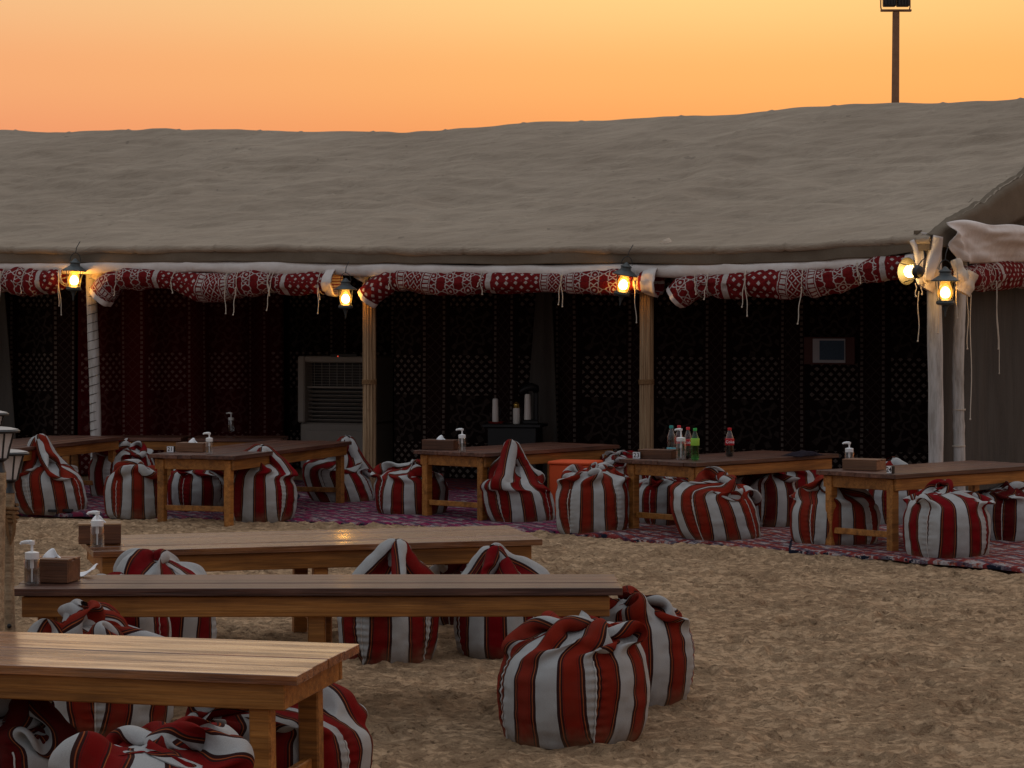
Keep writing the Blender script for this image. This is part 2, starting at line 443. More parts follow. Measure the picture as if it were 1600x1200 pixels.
    w = (inr(0, .34) & dia) | (inr(.36, .40) & bead) | (inr(.345, .352)) | (inr(.405, .412)) | (inr(.415, .54) & hat) | (inr(.545, .552)) | (inr(.56, .60) & bead) | (inr(.605, .612)) | (inr(.62, 1.04) & ros) | inr(1.06, 1.10)
    n3 = m.noise(P, 60, 4)
    red = m.mix(m.mapr(n3, .3, .7), (.105, .007, .009), (.19, .013, .013)); wh = m.mix(m.mapr(n3, .3, .7), (.33, .285, .265), (.50, .445, .415))
    m.base(m.mix(w, red, wh)).bump(n3*.4+w*.6, .008, .6); M_['sadu'] = m.mat
    # wall carpets, u across v up, in metres
    def wallcloth(name, ground, dot, warm):
        m = Mt(name, .95, .08); uvn = m.n('ShaderNodeUVMap'); uvn.uv_map = 'UVMap'; u, v, _ = m.xyz(V(m, uvn.outputs[0])); P = m.coord()
        u = u+m.noise(P, 3, 3)*.02-.01; v = v+m.noise(P, 4, 2)*.02
        per = .86; q = (u/per).fr()*per
        s = .1
        row = (v/(s*.5)).fl(); uu = (u+((row*.5).fr()*s)); f1 = (uu/s).fr()-.5; f2 = (v/(s*.5)).fr()-.5
        dots = ((f1.ab()*1.6+f2.ab()) < .46)
        vz = (v/.92).fr()*.92
        cu = (q-.30)/.30; cv = (vz-.68)/.26
        rr = (cu*cu+cv*cv).sqrt(); th = m.math('ARCTAN2', cv, cu)
        med = ((((rr-(th*8.).cos()*.12-.62).ab() < .07) | (rr < .12) | ((rr-.32-(th*4.).cos()*.08).ab() < .05)) | ((rr > .8) & (rr < 1.05) & ((th*10.).sin() > .45)))
        ch = ((v/.055).fr()-.5).ab() < .3
        zone = (q > .04) & (q < .56)
        lat = ((((u+v)/.11).fr()-.5).ab() > .44) | ((((u-v)/.11).fr()-.5).ab() > .44)
        w = (zone & (vz < .42) & dots) | (zone & (vz > .42) & med)*.26 | (((q > .585) & (q < .615)) & ch) | (((q > .80) & (q < .83)) & ch) | ((q > .63) & (q < .785) & lat)*.28
        n3 = m.noise(P, 40, 4)
        g = m.mix(m.mapr(n3, .3, .7), tuple(k*.7 for k in ground), ground)
        g = m.mix((q > .57) & (q < .85), g, warm)
        m.base(m.mix(w*m.mapr(n3, .25, .6, .35, 1.), g, dot)).bump(n3, .008, .5); M_[name] = m.mat
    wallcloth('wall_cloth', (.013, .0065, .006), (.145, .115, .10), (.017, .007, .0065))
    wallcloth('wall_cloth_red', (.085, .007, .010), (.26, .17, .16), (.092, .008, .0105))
    # floor rugs, uv 0..1 across with metres in second layer
    def rug(name, ca, cb, cw, edge):
        m = Mt(name, .95, .08); uvn = m.n('ShaderNodeUVMap'); uvn.uv_map = 'UVMap'; u, v, _ = m.xyz(V(m, uvn.outputs[0]))
        P = m.coord(); x, y, z = m.xyz(P)
        n1 = m.noise(P, 1.6, 3); n2 = m.noise(P, 26, 4, .65); n3 = m.noise(P, 70, 3, .6)
        s = .34; a = (((x+y)/s+n1*.4).fr()-.5).ab(); b = (((x-y)/s+n1*.4).fr()-.5).ab()
        lat = (a < .09) | (b < .09); d2 = (a > .36) & (b > .36)
        st = (((x*1.1+y*.5)/.13).fr()-.5).ab() < .17
        c = m.mix(m.mapr(n1, .42, .58), ca, cb)
        c = m.mix(m.mapr(n2, .47, .54)*.85, c, cw)
        c = m.mix(lat, c, cb)
        c = m.mix(d2*.8, c, cw)
        c = m.mix(st*(n2 > .40)*.7, c, (.03, .03, .06))
        c = m.mix(m.mapr(n3, .35, .6), m.mix(.5, c, (.03, .02, .03)), c)
        en = m.noise(P, 5, 5, .7)*.10
        ed = ((u-.5).ab()+en*.3 > .507) | ((v-.5).ab()+en > .556)
        c = m.mix(ed, c, edge)
        m.base(c).bump(n3*.5+n2*.5, .01, .7); M_[name] = m.mat
    rug('rug_magenta', (.15, .014, .045), (.23, .014, .07), (.34, .28, .27), (.012, .012, .02))
    rug('rug_red', (.33, .085, .04), (.22, .03, .025), (.38, .34, .33), (.010, .012, .022))
    rug('rug_plum', (.14, .016, .03), (.18, .018, .045), (.28, .23, .23), (.015, .012, .018))
    rug('rug_dark', (.13, .012, .014), (.17, .016, .016), (.14, .07, .06), (.02, .008, .01))
    # misc
    M_['black_metal'] = plain('black_metal', (.016, .016, .017), .45, .5)
    M_['lantern_metal'] = plain('lantern_metal', (.05, .06, .062), .45, .5, .3, 40, .002)
    M_['brass'] = plain('old_brass', (.30, .22, .10), .4, .5, .3, 30, .002, .8)
    M_['rust'] = plain('rusty_mast', (.26, .14, .085), .8, .2, .4, 12, .01)
    M_['string'] = plain('cotton_string', (.55, .48, .40), .9, .1)
    M_['cord_dark'] = plain('dark_cord', (.03, .025, .022), .8, .1)
    M_['rope'] = plain('hemp_rope', (.22, .125, .06), .95, .1, .35, 90, .006)
    M_['white_plastic'] = plain('white_plastic', (.78, .79, .80), .35, .4, .03)
    M_['paper'] = plain('white_paper', (.82, .82, .84), .9, .1, .03)
    m = Mt('frosted_glass', .4, .4); m.base((.85, .85, .87)); nt = m.nt; o = nt.nodes['Material Output']
    tl = m.n('ShaderNodeBsdfTranslucent'); tl.inputs[0].default_value = (.95, .95, .97, 1); mx = m.n('ShaderNodeMixShader'); mx.inputs[0].default_value = .75
    nt.links.new(m.b.outputs[0], mx.inputs[1]); nt.links.new(tl.outputs[0], mx.inputs[2]); nt.links.new(mx.outputs[0], o.inputs[0]); M_['frost'] = m.mat
    M_['cooler'] = plain('cooler_plastic', (.27, .25, .23), .55, .3, .1, 8)
    M_['black'] = plain('black_plastic', (.008, .008, .009), .5, .4)
    M_['flask'] = plain('cream_flask', (.70, .66, .62), .35, .5, .06)
    M_['gold'] = plain('gold_metal', (.75, .48, .12), .25, .5, .1, 20, 0, .9)
    M_['redtray'] = plain('red_tray', (.20, .02, .015), .4, .4)
    M_['orange_board'] = plain('orange_board', (.72, .10, .03), .7, .2, .15, 10)
    M_['frame_red'] = plain('picture_frame_wood', (.07, .02, .015), .6, .3)
    M_['blueprint'] = M_['sheet'] = plain('notice_sheet', (.40, .40, .43), .9, .1, .05)  # white paper with the tent's dimness put into its colour
    M_['blueprint'] = plain('blue_print', (.05, .085, .13), .7, .2, .35, 60)
    M_['cap_red'] = plain('red_cap', (.55, .012, .02), .35, .4, .03)
    M_['cap_teal'] = plain('teal_cap', (.03, .30, .27), .35, .4, .03)
    M_['cap_green'] = plain('green_cap', (.02, .35, .06), .35, .4, .03)
    M_['label_red'] = plain('red_label', (.48, .01, .02), .4, .4, .05)
    M_['label_green'] = plain('green_label', (.30, .55, .06), .4, .4, .15, 60)
    M_['label_teal'] = plain('teal_label', (.12, .42, .50), .4, .4, .2, 60)
    M_['label_water'] = plain('water_label', (.60, .45, .45), .4, .4, .4, 60)
    M_['cola'] = plain('dark_cola', (.006, .003, .002), .15, .5, .02)
    M_['purple'] = plain('dark_purple_cloth', (.015, .011, .018), .9, .1, .4, 20, .02)
    M_['dish'] = plain('dish_metal', (.10, .085, .045), .5, .4, .25, 25, .002, .3)
    M_['amber'] = plain('amber_wrap', (.62, .52, .42), .9, .1, .1, 20, .02)
    def glass(name, tint, refl=.10, rough=.06, glow=None):
        m = Mt(name); nt = m.nt; o = nt.nodes['Material Output']; nt.nodes.remove(m.b)
        tr = m.n('ShaderNodeBsdfTransparent'); tr.inputs[0].default_value = (*tint, 1)
        gl = m.n('ShaderNodeBsdfGlossy'); gl.inputs['Roughness'].default_value = rough
        lw = m.n('ShaderNodeLayerWeight'); lw.inputs['Blend'].default_value = .25
        mx = m.n('ShaderNodeMixShader'); f = m.mapr(V(m, lw.outputs['Facing']), 0, 1, refl*.4, refl*4)
        m.put(mx.inputs[0], f); nt.links.new(tr.outputs[0], mx.inputs[1]); nt.links.new(gl.outputs[0], mx.inputs[2])
        last = mx
        if glow:      # the lit chimney of a lantern gets added amber emission for the bulb's glow
            em = m.n('ShaderNodeEmission'); em.inputs[0].default_value = (*glow[:3], 1); em.inputs[1].default_value = glow[3]
            ad = m.n('ShaderNodeAddShader'); nt.links.new(mx.outputs[0], ad.inputs[0]); nt.links.new(em.outputs[0], ad.inputs[1]); last = ad
        nt.links.new(last.outputs[0], o.inputs[0]); M_[name] = m.mat
    glass('clear_plastic', (.95, .96, .965), .14); glass('green_plastic', (.35, .85, .40)); glass('lamp_glass', (1., .78, .40), .06, .06, (1., .45, .06, .55))
    glass('gel', (.93, .94, .94), .05)
    def emit(name, c, st):
        m = Mt(name); m.b.inputs['Base Color'].default_value = (.8, .7, .5, 1)
        m.b.inputs['Emission Color'].default_value = (*c, 1); m.b.inputs['Emission Strength'].default_value = st; M_[name] = m.mat
    emit('bulb', (1., .58, .18), 48.0)
    emit('bulb_pale', (1., .64, .25), 24.0)
    emit('led_red', (1., .05, .02), .6)
    m = Mt('digit_black', .6); m.base((.01, .01, .012)); M_['ink'] = m.mat
mk_materials()
M = M_

# ------------------------------------------------------------------ ground
def build_ground():
    def axis(lo, hi, step, far):
        c = np.arange(lo, hi+1e-6, step); g = []; s = step; x = hi
        while x < far: s *= 1.45; x += s; g.append(x)
        h = []; s = step; x = lo
        while x > -far: s *= 1.45; x -= s; h.append(x)
        return np.array(h[::-1]+list(c)+g)
    xs = axis(-5.2, 5.2, .024, 900); ys = axis(6.2, 22.5, .027, 1500)
    X, Y = np.meshgrid(xs, ys, indexing='ij')
    # height: low swells, trampled lumps, footprints
    Z = .014*vn(X, Y, .5, 1)+.012*vn(X, Y, 1.7, 2)+.009*vn(X*.7, Y, 4.1, 3)+.006*vn(X*.6, Y, 10., 4)+.009*vn(X*.55, Y, 19., 5)+.004*np.random.RandomState(9).randn(*X.shape)
    rid = 1-np.abs(vn(X, Y, 5.3, 6)); Z += .010*rid**3-.003
    rs = np.random.RandomState(3)
    for k in range(1500):
        fx = rs.uniform(-5, 5); fy = rs.uniform(6.4, 22); an = rs.uniform(0, PI); L = rs.uniform(.07, .14); W = L*.42; dp = rs.uniform(.014, .036)
        i0, i1 = np.searchsorted(xs, [fx-.3, fx+.3]); j0, j1 = np.searchsorted(ys, [fy-.3, fy+.3])
        sx = X[i0:i1, j0:j1]-fx; sy = Y[i0:i1, j0:j1]-fy
        a = (sx*math.cos(an)+sy*math.sin(an))/L; b = (-sx*math.sin(an)+sy*math.cos(an))/W
        r2 = a*a+b*b
        Z[i0:i1, j0:j1] += -dp*np.exp(-r2**1.5)+dp*.55*np.exp(-((np.sqrt(r2)-1.35)/.33)**2)
    # the front line of the rugs: flatter and lower sand beneath them
    fl = np.interp(X, [-6, -4.4, -2, 0, 1.0, 2.4, 3.4, 5], [21.6, 21.3, 20.9, 20.2, 19.0, 18.2, 16.7, 15.9])
    msk = sst(-.02, .30, Y-fl)
    Z = Z*(1-msk*.9)-.030*msk
    fade = 1-sst(40, 90, np.hypot(X, Y)); Z = Z*fade
    Z -= .006
    me = grid_mesh('sand_ground', X, Y, Z)
    o = obj('sand_ground', me, M['sand']); tag(o, kind='structure'); o['label'] = 'trampled beige desert sand'
build_ground()

# ------------------------------------------------------------------ tent
U0, U1, VR = -9.5, 5.60, 4.0
def skew(u): return .20*np.clip(np.asarray(u)/5.6, 0, 1)**1.5
def su(v): return U1+.20*(v+.2)        # the tent end splays outwards
def eave_z(u): return np.interp(u, [-9.5, -7.3, -4.2, -1.5, 0, 2.0, 3.4, 4.4, 5.3, 5.78], [2.50, 2.47, 2.46, 2.445, 2.42, 2.385, 2.38, 2.405, 2.425, 2.45])
def ridge_z(u): return np.interp(u, [-9.5, -7.2, -4.2, -1.55, .6, 2.7, 5.8], [4.06, 4.03, 3.94, 3.87, 3.90, 3.95, 3.99])
def build_tent():
    t = empty('tent', T(0, 0), 0, 'long desert tent of grey-brown canvas with an open front', 'tent')
    inv = Matrix.Translation(Vector(T(0, 0))).inverted()
    def put(name, me, mat): o = obj(name, me, mat, t); o.matrix_parent_inverse = inv; return o
    us = np.arange(U0, U1+.001, .024); ss = np.linspace(0, 1, 170)
    Ug, S = np.meshgrid(us, ss, indexing='ij')
    ze = eave_z(us)[:, None]; zr = ridge_z(us)[:, None]
    ze = ze+.010*vn(us, us*0, 1.3, 11)[:, None]+.006*vn(us, us*0, 4.0, 12)[:, None]
    zr = zr+.018*vn(us, us*0, 1.4, 13)[:, None]+.008*vn(us, us*0, 4.5, 14)[:, None]
    Vg = -.2+(VR+.2)*S
    Zg = ze+(zr-ze)*S-.10*np.sin(PI*S)**1.2
    amp = .25+.75*np.sin(PI*np.clip(S, 0, 1))
    sk = Ug+.25*Vg
    ldiag = Ug*.8+Vg*1.0
    Zg = Zg+amp*(.036*vn(sk*.45, Vg*1.6, 1.0, 21)+.034*vn(sk*.8, Vg*3.3, 1.0, 22)+.027*vn(sk*1.4, Vg*7.0, 1.0, 23)+.016*vn(sk*2.6, Vg*13., 1.0, 24)+.008*vn(sk*5, Vg*24., 1.0, 25))
    Zg = Zg+amp*.026*(1-np.abs(vn(ldiag*.9, (Ug-Vg)*.35, 1.0, 27)))**3
    sp = np.arange(-9.3, 5.5, .86)+np.random.RandomState(4).uniform(-.16, .16, 18)
    ds = np.min(np.abs((Ug-.12*Vg)[..., None]-sp), -1)
    Zg = Zg-.018*np.exp(-(ds/.12)**2)*amp+.013*np.exp(-(ds/.020)**2)
    beam = (Ug+4.7*0+.33) % 2.9; db = np.minimum(beam, 2.9-beam)
    Zg = Zg+.045*np.exp(-(db/.25)**2)*np.sin(PI*S)
    # fold over the eave: lip rows
    lipa = np.linspace(PI*.5, -PI*.35, 8)
    lr = .042+.008*vn(us, us*0, 2.0, 15)[:, None]
    Vl = -.2-lr*np.cos(lipa)[None, :]; Zl = Zg[:, :1]-lr+lr*np.sin(lipa)[None, :]
    Vb = np.concatenate([Vl[:, ::-1], Vg], 1); Zb = np.concatenate([Zl[:, ::-1], Zg], 1); Ub = np.repeat(us[:, None], Vb.shape[1], 1)
    # far slope of the roof, coarse
    sb = np.linspace(.04, 1, 30)[None, :]
    Vk = VR+4.2*sb+0*us[:, None]; Zk = Zg[:, -1:]+(ze-zr)*sb-.08*np.sin(PI*sb)
    Vb = np.concatenate([Vb, Vk], 1); Zb = np.concatenate([Zb, Zk], 1); Ub = np.repeat(us[:, None], Vb.shape[1], 1)
    Ub = Ub+skew(Ub)*(Vb+.2)
    X = TO[0]+Ub*TU[0]+Vb*TV[0]; Y = TO[1]+Ub*TU[1]+Vb*TV[1]
    put('roof_canvas', grid_mesh('roof_canvas', X, Y, Zb), M['canvas'])
    # hanging valance under the eave
    hs = np.linspace(0, 1, 12); Uv, H = np.meshgrid(us, hs, indexing='ij')
    drop = .125+.010*vn(Uv, 0*Uv, .9, 31)+.006*vn(Uv, 0*Uv, 3.3, 32)
    zt = np.repeat(ze, 12, 1)
    edge = 1-sst(4.9, 5.75, Uv)*.45
    Zv = zt-.045-H*drop*edge; Vv = -.212+.012*vn(Uv*2.2, H, 1., 33)+.010*vn(Uv*6, H*.5, 1., 34)*H
    def two(Uq, Vq, Zq, th, name, mat):
        X = TO[0]+Uq*TU[0]+Vq*TV[0]; Y = TO[1]+Uq*TU[1]+Vq*TV[1]
        me = grid_mesh(name, X, Y, Zq); o = put(name, me, mat)
        md = o.modifiers.new('thick', 'SOLIDIFY'); md.thickness = th; md.offset = 0
        return o
    two(Uv, Vv, Zv, .006, 'valance', M['valance'])
    # gable edge: strip hanging under the end of the roof, seen from the right
    vs = np.linspace(-.2, 8.2, 150); hh = np.linspace(0, 1, 10); Vq, Hq = np.meshgrid(vs, hh, indexing='ij')
    ztop = np.interp(vs, Vb[-1, 8:], Zb[-1, 8:])[:, None]
    Zq = ztop+.014-Hq*(np.interp(vs, [-.2, .15, .7, 2, 8.2], [.10, .26, .36, .42, .42])[:, None]+.012*vn(Vq, 0*Vq, 2, 41))
    Uq = su(Vq)-.05+.085*sst(0, .12, Hq)+.014*vn(Vq*2, Hq, 1, 42)*Hq
    two(Uq, Vq, Zq, .006, 'gable_valance', M['valance'])
    # infill canvas of the gable above the side opening
    Zq2 = (ztop-.01)+((2.50+.03*np.sin(vs*1.4))[:, None]-ztop)*Hq
    two(su(Vq)-.15+.02*vn(Vq*1.5, Hq*2, 1, 43), Vq, np.maximum(Zq2, 2.45), .006, 'gable_canvas', M['valance'])
    # unseen canvas added at back and far left to block light; then the dark side wall under the gable
    mb = MB()
    a, b, c, d = T(U0, 8.1, -.05), T(U1+1.5, 8.1, -.05), T(U1+1.5, 8.1, 2.6), T(U0, 8.1, 2.6); mb.add([a, b, c, d], [(0, 1, 2, 3)])
    put('back_blocking_canvas', mb.mesh('back_blocking_canvas'), M['grey_cloth'])
    mb = MB(); mb.add([T(U0+.05, -.1, -.05), T(U0+.05, 8.1, -.05), T(U0+.05, 8.1, 2.5), T(U0+.05, 4, 4.0), T(U0+.05, -.1, 2.45)], [(0, 1, 2, 3, 4)])
    put('end_blocking_canvas', mb.mesh('end_blocking_canvas'), M['grey_cloth'])
    vs = np.linspace(.35, 8.1, 160); zs = np.linspace(-.03, 2.6, 40); Vq, Zq = np.meshgrid(vs, zs, indexing='ij')
    Uq = su(Vq)-.22+.03*vn(Vq*2.2, Zq*.35, 1, 51)+.012*vn(Vq*6, Zq*.8, 1, 52)
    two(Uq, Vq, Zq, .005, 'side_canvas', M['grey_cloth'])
    # white lining cloth below the front valance
    def lining(us_, v0, zfun, rfun, name, along='u'):
        na = 14; A = np.linspace(0, 2*PI, na)
        Uq = np.repeat(us_[:, None], na, 1); r = rfun(us_)[:, None]
        w = r*np.cos(A)[None, :]*.7; zz = zfun(us_)[:, None]+r*np.sin(A)[None, :]*(1+.2*vn(Uq*3, A[None, :]+0*Uq, 1., 62))
        if along == 'u': Vq = v0+w+0*Uq; X = TO[0]+Uq*TU[0]+Vq*TV[0]; Y = TO[1]+Uq*TU[1]+Vq*TV[1]
        else: Vq = Uq; Uu = v0-w; X = TO[0]+Uu*TU[0]+Vq*TV[0]; Y = TO[1]+Uu*TU[1]+Vq*TV[1]
        put(name, grid_mesh(name, X, Y, zz), M['lining'])
    ul = np.arange(U0+.2, 5.3, .03)
    pin = lambda u: np.abs(np.sin(u*1.9+.6))**.5
    lining(ul, -.175, lambda u: eave_z(u)-.215+.012*vn(u, 0*u, .8, 61)-.010*pin(u), lambda u: .056+.014*pin(u)+.012*vn(u, 0*u, 2.1, 63), 'lining')
    # white side lining: a sagging sheet under the gable, tapering to the corner
    vs = np.linspace(-.05, 4.5, 120); hh = np.linspace(0, 1, 24); Vq, Hq = np.meshgrid(vs, hh, indexing='ij')
    top = (2.545+.03*vs+.02*np.sin(vs*3.1+1)+.012*np.sin(vs*7.3))[:, None]; low = np.interp(vs, [-.05, .15, .45, .9, 1.6, 2.6, 4.5], [2.34, 2.22, 2.20, 2.22, 2.24, 2.28, 2.30])[:, None]
    Zq = top+(low-top)*Hq; fan = np.arctan2(Hq*.33+.02, Vq-.02+.25)
    Uq = su(Vq)+.085+.055*np.sin(fan*11+.6)*np.clip((Vq+.1)*1.6, 0, 1)+.03*np.sin(fan*23)*np.clip(Vq+.1, 0, 1)+.05*np.sin(PI*Hq)*(.6+.4*vn(Vq*2, Hq, 1, 71))+.035*vn(Vq*1.3, Hq*4, 1, 72)+.012*vn(Vq*5, Hq*9, 1, 73)
    two(Uq, Vq, Zq, .005, 'side_lining', M['lining'])
    # corner flap of white cloth
    hs = np.linspace(0, 1, 20); ws = np.linspace(0, 1, 10); Hq, Wq = np.meshgrid(hs, ws, indexing='ij')
    Uq = 5.36+.11*Wq*(1-.3*Hq)+.13*Hq+.02*np.sin(Hq*6); Zq = 2.36-.36*Hq+.05*Wq; Vq = -.22+.05*np.sin(Wq*7+Hq*4)+.05*Hq
    two(Uq, Vq, Zq, .004, 'corner_flap', M['lining'])
    Uq = 5.50+.20*Wq*(1-Hq*.8)+.05*Hq; Zq = 2.47-.40*Hq-.05*Wq; Vq = -.18+.06*np.sin(Wq*6+Hq*3)+.03*np.sin(Hq*5)
    two(Uq, Vq, Zq, .004, 'corner_flap', M['lining'])
    # poles
    def pole(px, pxb, v, zt, r, mat, kind):
        u, _, d = tpix(px, 500, v); ub, _, db = tpix(pxb, 700, v)
        p0 = Vector(T(ub, v, -.05)); p1 = Vector(T(u, v, zt)); mb = MB()
        if kind == 'reed':
            for k in range(11):
                a = 2*PI*k/11; off = Vector((math.cos(a), math.sin(a), 0))*(r*.78)
                rr = r*.27*(.85+.3*random.random())
                mb.tube([p0+off+Vector((0, 0, 0)), p0.lerp(p1, .33)+off*(1+.04*random.random()), p0.lerp(p1, .66)+off, p1+off], rr, 8)
            mb.tube([p0, p1], r*.6, 8)
        elif kind == 'bamboo':
            n = 40; pts = []; rads = []
            for i in range(n+1):
                f = i/n; q = p0.lerp(p1, f); q += Vector((.012*math.sin(f*7+1), 0, 0)); pts.append(q)
                zz = q.z; nd = min(abs(zz-k) for k in (.28, .74, 1.16, 1.62, 2.0)); rads.append(r*(1+.14*math.exp(-(nd/.022)**2)-.05*math.exp(-(nd/.1)**2)))
            mb.tube(pts, rads, 18)
        else:
            pts = []; n = 24
            for i in range(n+1):
                f = i/n; q = p0.lerp(p1, f); q += Vector((.008*math.sin(f*5), 0, 0)); pts.append(q)
            mb.tube(pts, [r*(1+.03*math.sin(i*.9)) for i in range(n+1)], 18)
        po = put('pole', mb.mesh('pole'), M[mat])
        return po, p0, p1
    random.seed(5)
    def sub(mb, name, mat, po):
        o = obj(name, mb.mesh(name), mat, po); return o
    def ring(p0, p1, z, r, w, n=20):
        f = (z-p0.z)/(p1.z-p0.z); c = p0.lerp(p1, f); return [c+Vector((math.cos(2*PI*k/n)*r, math.sin(2*PI*k/n)*r, 0)) for k in range(n+1)], c
    def wrap(p0, p1, z, r, w, turns, tr):
        pts = []
        for i in range(turns*16+1):
            a = 2*PI*i/16; zz = z-w/2+w*i/(turns*16); f = (zz-p0.z)/(p1.z-p0.z); c = p0.lerp(p1, f)
            pts.append(c+Vector((math.cos(a)*r, math.sin(a)*r, 0)))
        mb = MB(); mb.tube(pts, tr, 6); return mb
    po, p0, p1 = pole(144, 150, 0, 2.2, .056, 'white_pole', 'plain'); po['label'] = 'white painted pole bound with black cord'
    sub(wrap(p0, p1, 1.15, .058, 2.0, 22, .0032), 'cord', M['cord_dark'], po)
    for px in (577, 1010):
        po, p0, p1 = pole(px, px, 0, 2.18, .062, 'reed', 'reed'); po['label'] = 'pole clad in bundled reeds'
        sub(wrap(p0, p1, hz(597, (p0.y)), .067, .045, 4, .007), 'binding', M['rope'], po)
    po, p0, p1 = pole(1461, 1461, .0, 2.3, .066, 'white_pole', 'plain'); po['label'] = 'thick smooth white pole at the tent corner'
    po, p0, p1 = pole(1501, 1497, .5, 2.4, .052, 'white_pole', 'bamboo'); po['label'] = 'white painted bamboo pole with raised nodes'
    sub(wrap(p0, p1, hz(640, p0.y), .056, .012, 2, .004), 'binding', M['string'], po)
    sub(wrap(p0, p1, hz(697, p0.y), .056, .012, 2, .004), 'binding', M['string'], po)
    return t
build_tent()

# ------------------------------------------------------------------ rolled curtains with tie strings
def pathdense(pts, n):
    P, s = crom(pts, n); return P
def roll(pxs, v, label, ties, ends=(False, False), side=False, hem=True, uoff=0.0):
    P3 = []
    for q in pxs:
        px, py, r_ = q[:3]
        if side:
            # along the gable side: q = (v, z, r)
            x, y, _ = T(su(q[0])-.02, q[0]); P3.append((x, y, q[1], q[2]))
        else:
            u, z, d = tpix(px, py, v); x, y, _ = T(u, v); P3.append((x, y, z-.018, r_*1.2*d/F))
    n = 150; C, s = crom([(p[0]*0+i, p[2], p[0], p[1], p[3]) for i, p in enumerate(P3)], n)
    pts = np.stack([C[:, 2], C[:, 3], C[:, 1]], -1); rad = C[:, 4]
    L = np.concatenate([[0], np.cumsum(np.linalg.norm(np.diff(pts, axis=0), axis=1))])
    rootp = pts[0].copy()
    rt = empty('rolled_curtain', tuple(rootp), 0, label, 'curtain', 'rolled curtains tied along the tent eaves')
    # ties pinch the roll
    tpos = []
    for tx in ties:
        if side: k = np.argmin(np.abs((pts[:, 1]-TO[1])*TV[1]+(pts[:, 0]-TO[0])*TV[0]-tx[0]))
        else: k = np.argmin(np.abs(800+F*pts[:, 0]/pts[:, 1]-tx[0]))
        tpos.append(k); rad = rad*(1-.20*np.exp(-((L-L[k])/.035)**2))
    na = 40; A = np.linspace(0, 2*PI, na+1)
    tan = np.gradient(pts, axis=0); tan /= np.linalg.norm(tan, axis=1)[:, None]
    up = np.array([0, 0, 1.]); sx = np.cross(tan, up); sx /= np.linalg.norm(sx, axis=1)[:, None]; uy = np.cross(sx, tan)
    seed = int(abs(L[-1]*97)) % 50+3
    rr = rad[:, None]*(1+.17*vn(L[:, None]*4, A[None, :]*1.1*0+np.cos(A)[None, :]*1.5, 1., seed)+.08*vn(L[:, None]*13, np.sin(A)[None, :]*3, 1., seed+1))
    a0 = 2.2+1.3*vn(L*1.7, L*0, 1., seed+4)[:, None]; a1 = 3.6+1.2*vn(L*1.3, L*0, 1., seed+6)[:, None]
    for q_, dp_ in ((a0, .16), (a1, .13), (a0+2.6, .12)):
        dA = (A[None, :]-q_+PI) % (2*PI)-PI; rr *= 1-dp_*np.exp(-(dA/.20)**2)
    rr *= 1-.05*np.cos(A-1.2)[None, :]
    # loose flap edge of the roll: a step in the spiral
    rr += .010*((A/(2*PI))[None, :])
    S = pts[:, None, :]+rr[..., None]*(np.cos(A)[None, :, None]*sx[:, None, :]+np.sin(A)[None, :, None]*uy[:, None, :]*.95)
    # hollow ends
    def close(S, L, end):
        k = -1 if end else 0; c = pts[k]; d = tan[k]*(-1 if end else 1)
        rings = []
        for f, dep in ((.90, 0.0), (.86, .03), (.80, .12), (.02, .13)):
            rings.append(c+(S[k]-c)*f+d*dep)
        return rings
    st = close(S, L, 0)[::-1]; en = close(S, L, 1)
    full = np.concatenate([np.array(st), S, np.array(en)], 0)-rootp
    LL = np.concatenate([[L[0]]*4, L, [L[-1]]*4])+uoff
    uv = np.stack(np.broadcast_arrays(LL[:, None], (A*rad.mean())[None, :]), -1)
    me = grid_mesh('cloth', full[..., 0], full[..., 1], full[..., 2], uv)
    obj('cloth', me, M['sadu'], rt)
    if hem:
        for e in (0, 1):
            if not ends[e]: continue
            idx = np.arange(n-7, n) if e else np.arange(0, 7)
            H = S[idx]; c = pts[idx][:, None, :]; H = c+(H-c)*1.035
            k = -1 if e else 0; rim = c[k]+(H[k]-c[k])*.88
            H = np.concatenate([H, [rim]], 0) if e else np.concatenate([[rim], H], 0)
            H = H-rootp
            obj('hem', grid_mesh('hem', H[..., 0], H[..., 1], H[..., 2]), M['lining'], rt)
    random.seed(seed)
    for k, tx in zip(tpos, ties):
        mb = MB(); c = Vector(pts[k]-rootp); r0 = rad[k]*1.08+.006
        ringp = [c+Vector(sx[k])*(math.cos(a)*r0)+Vector(uy[k])*(math.sin(a)*r0)+Vector(tan[k])*.004*math.sin(3*a) for a in np.linspace(0, 2*PI, 22)]
        mb.tube(ringp, .0042, 6, cap=False)
        front = Vector(sx[k]) if sx[k][1] < 0 else -Vector(sx[k])
        d = pts[k][1]
        zt = hz(tx[1], d)-rootp[2]; kn = c+front*(r0+.004)+Vector((0, 0, zt-c.z))
        kn.z = max(min(kn.z, c.z+r0*.6), c.z-r0)
        mb.sphere(kn, .009, 6)
        for j, yb in enumerate(tx[2:]):
            zb = hz(yb, d)-rootp[2]; dx = random.uniform(-.03, .03)+(.02 if j else -.01); pts_ = []
            for i in range(9):
                f = i/8; pts_.append(kn+Vector((dx*f+.005*math.sin(f*9+j*2), -.01*f, (zb-kn.z)*f)))
            mb.tube(pts_, .0042, 5); mb.sphere(pts_[-1], .008, 5)
        mb.build('tie', M['string'], rt)
    return rt
roll([(-70, 432, 15), (0, 433, 17), (50, 436, 18), (80, 434, 17), (104, 428, 14)], -.16, 'rolled red curtain left of the white cord-bound pole', [(12, 425, 455, 470), (45, 440, 458), (100, 430, 478, 492)], (False, True), uoff=.3)
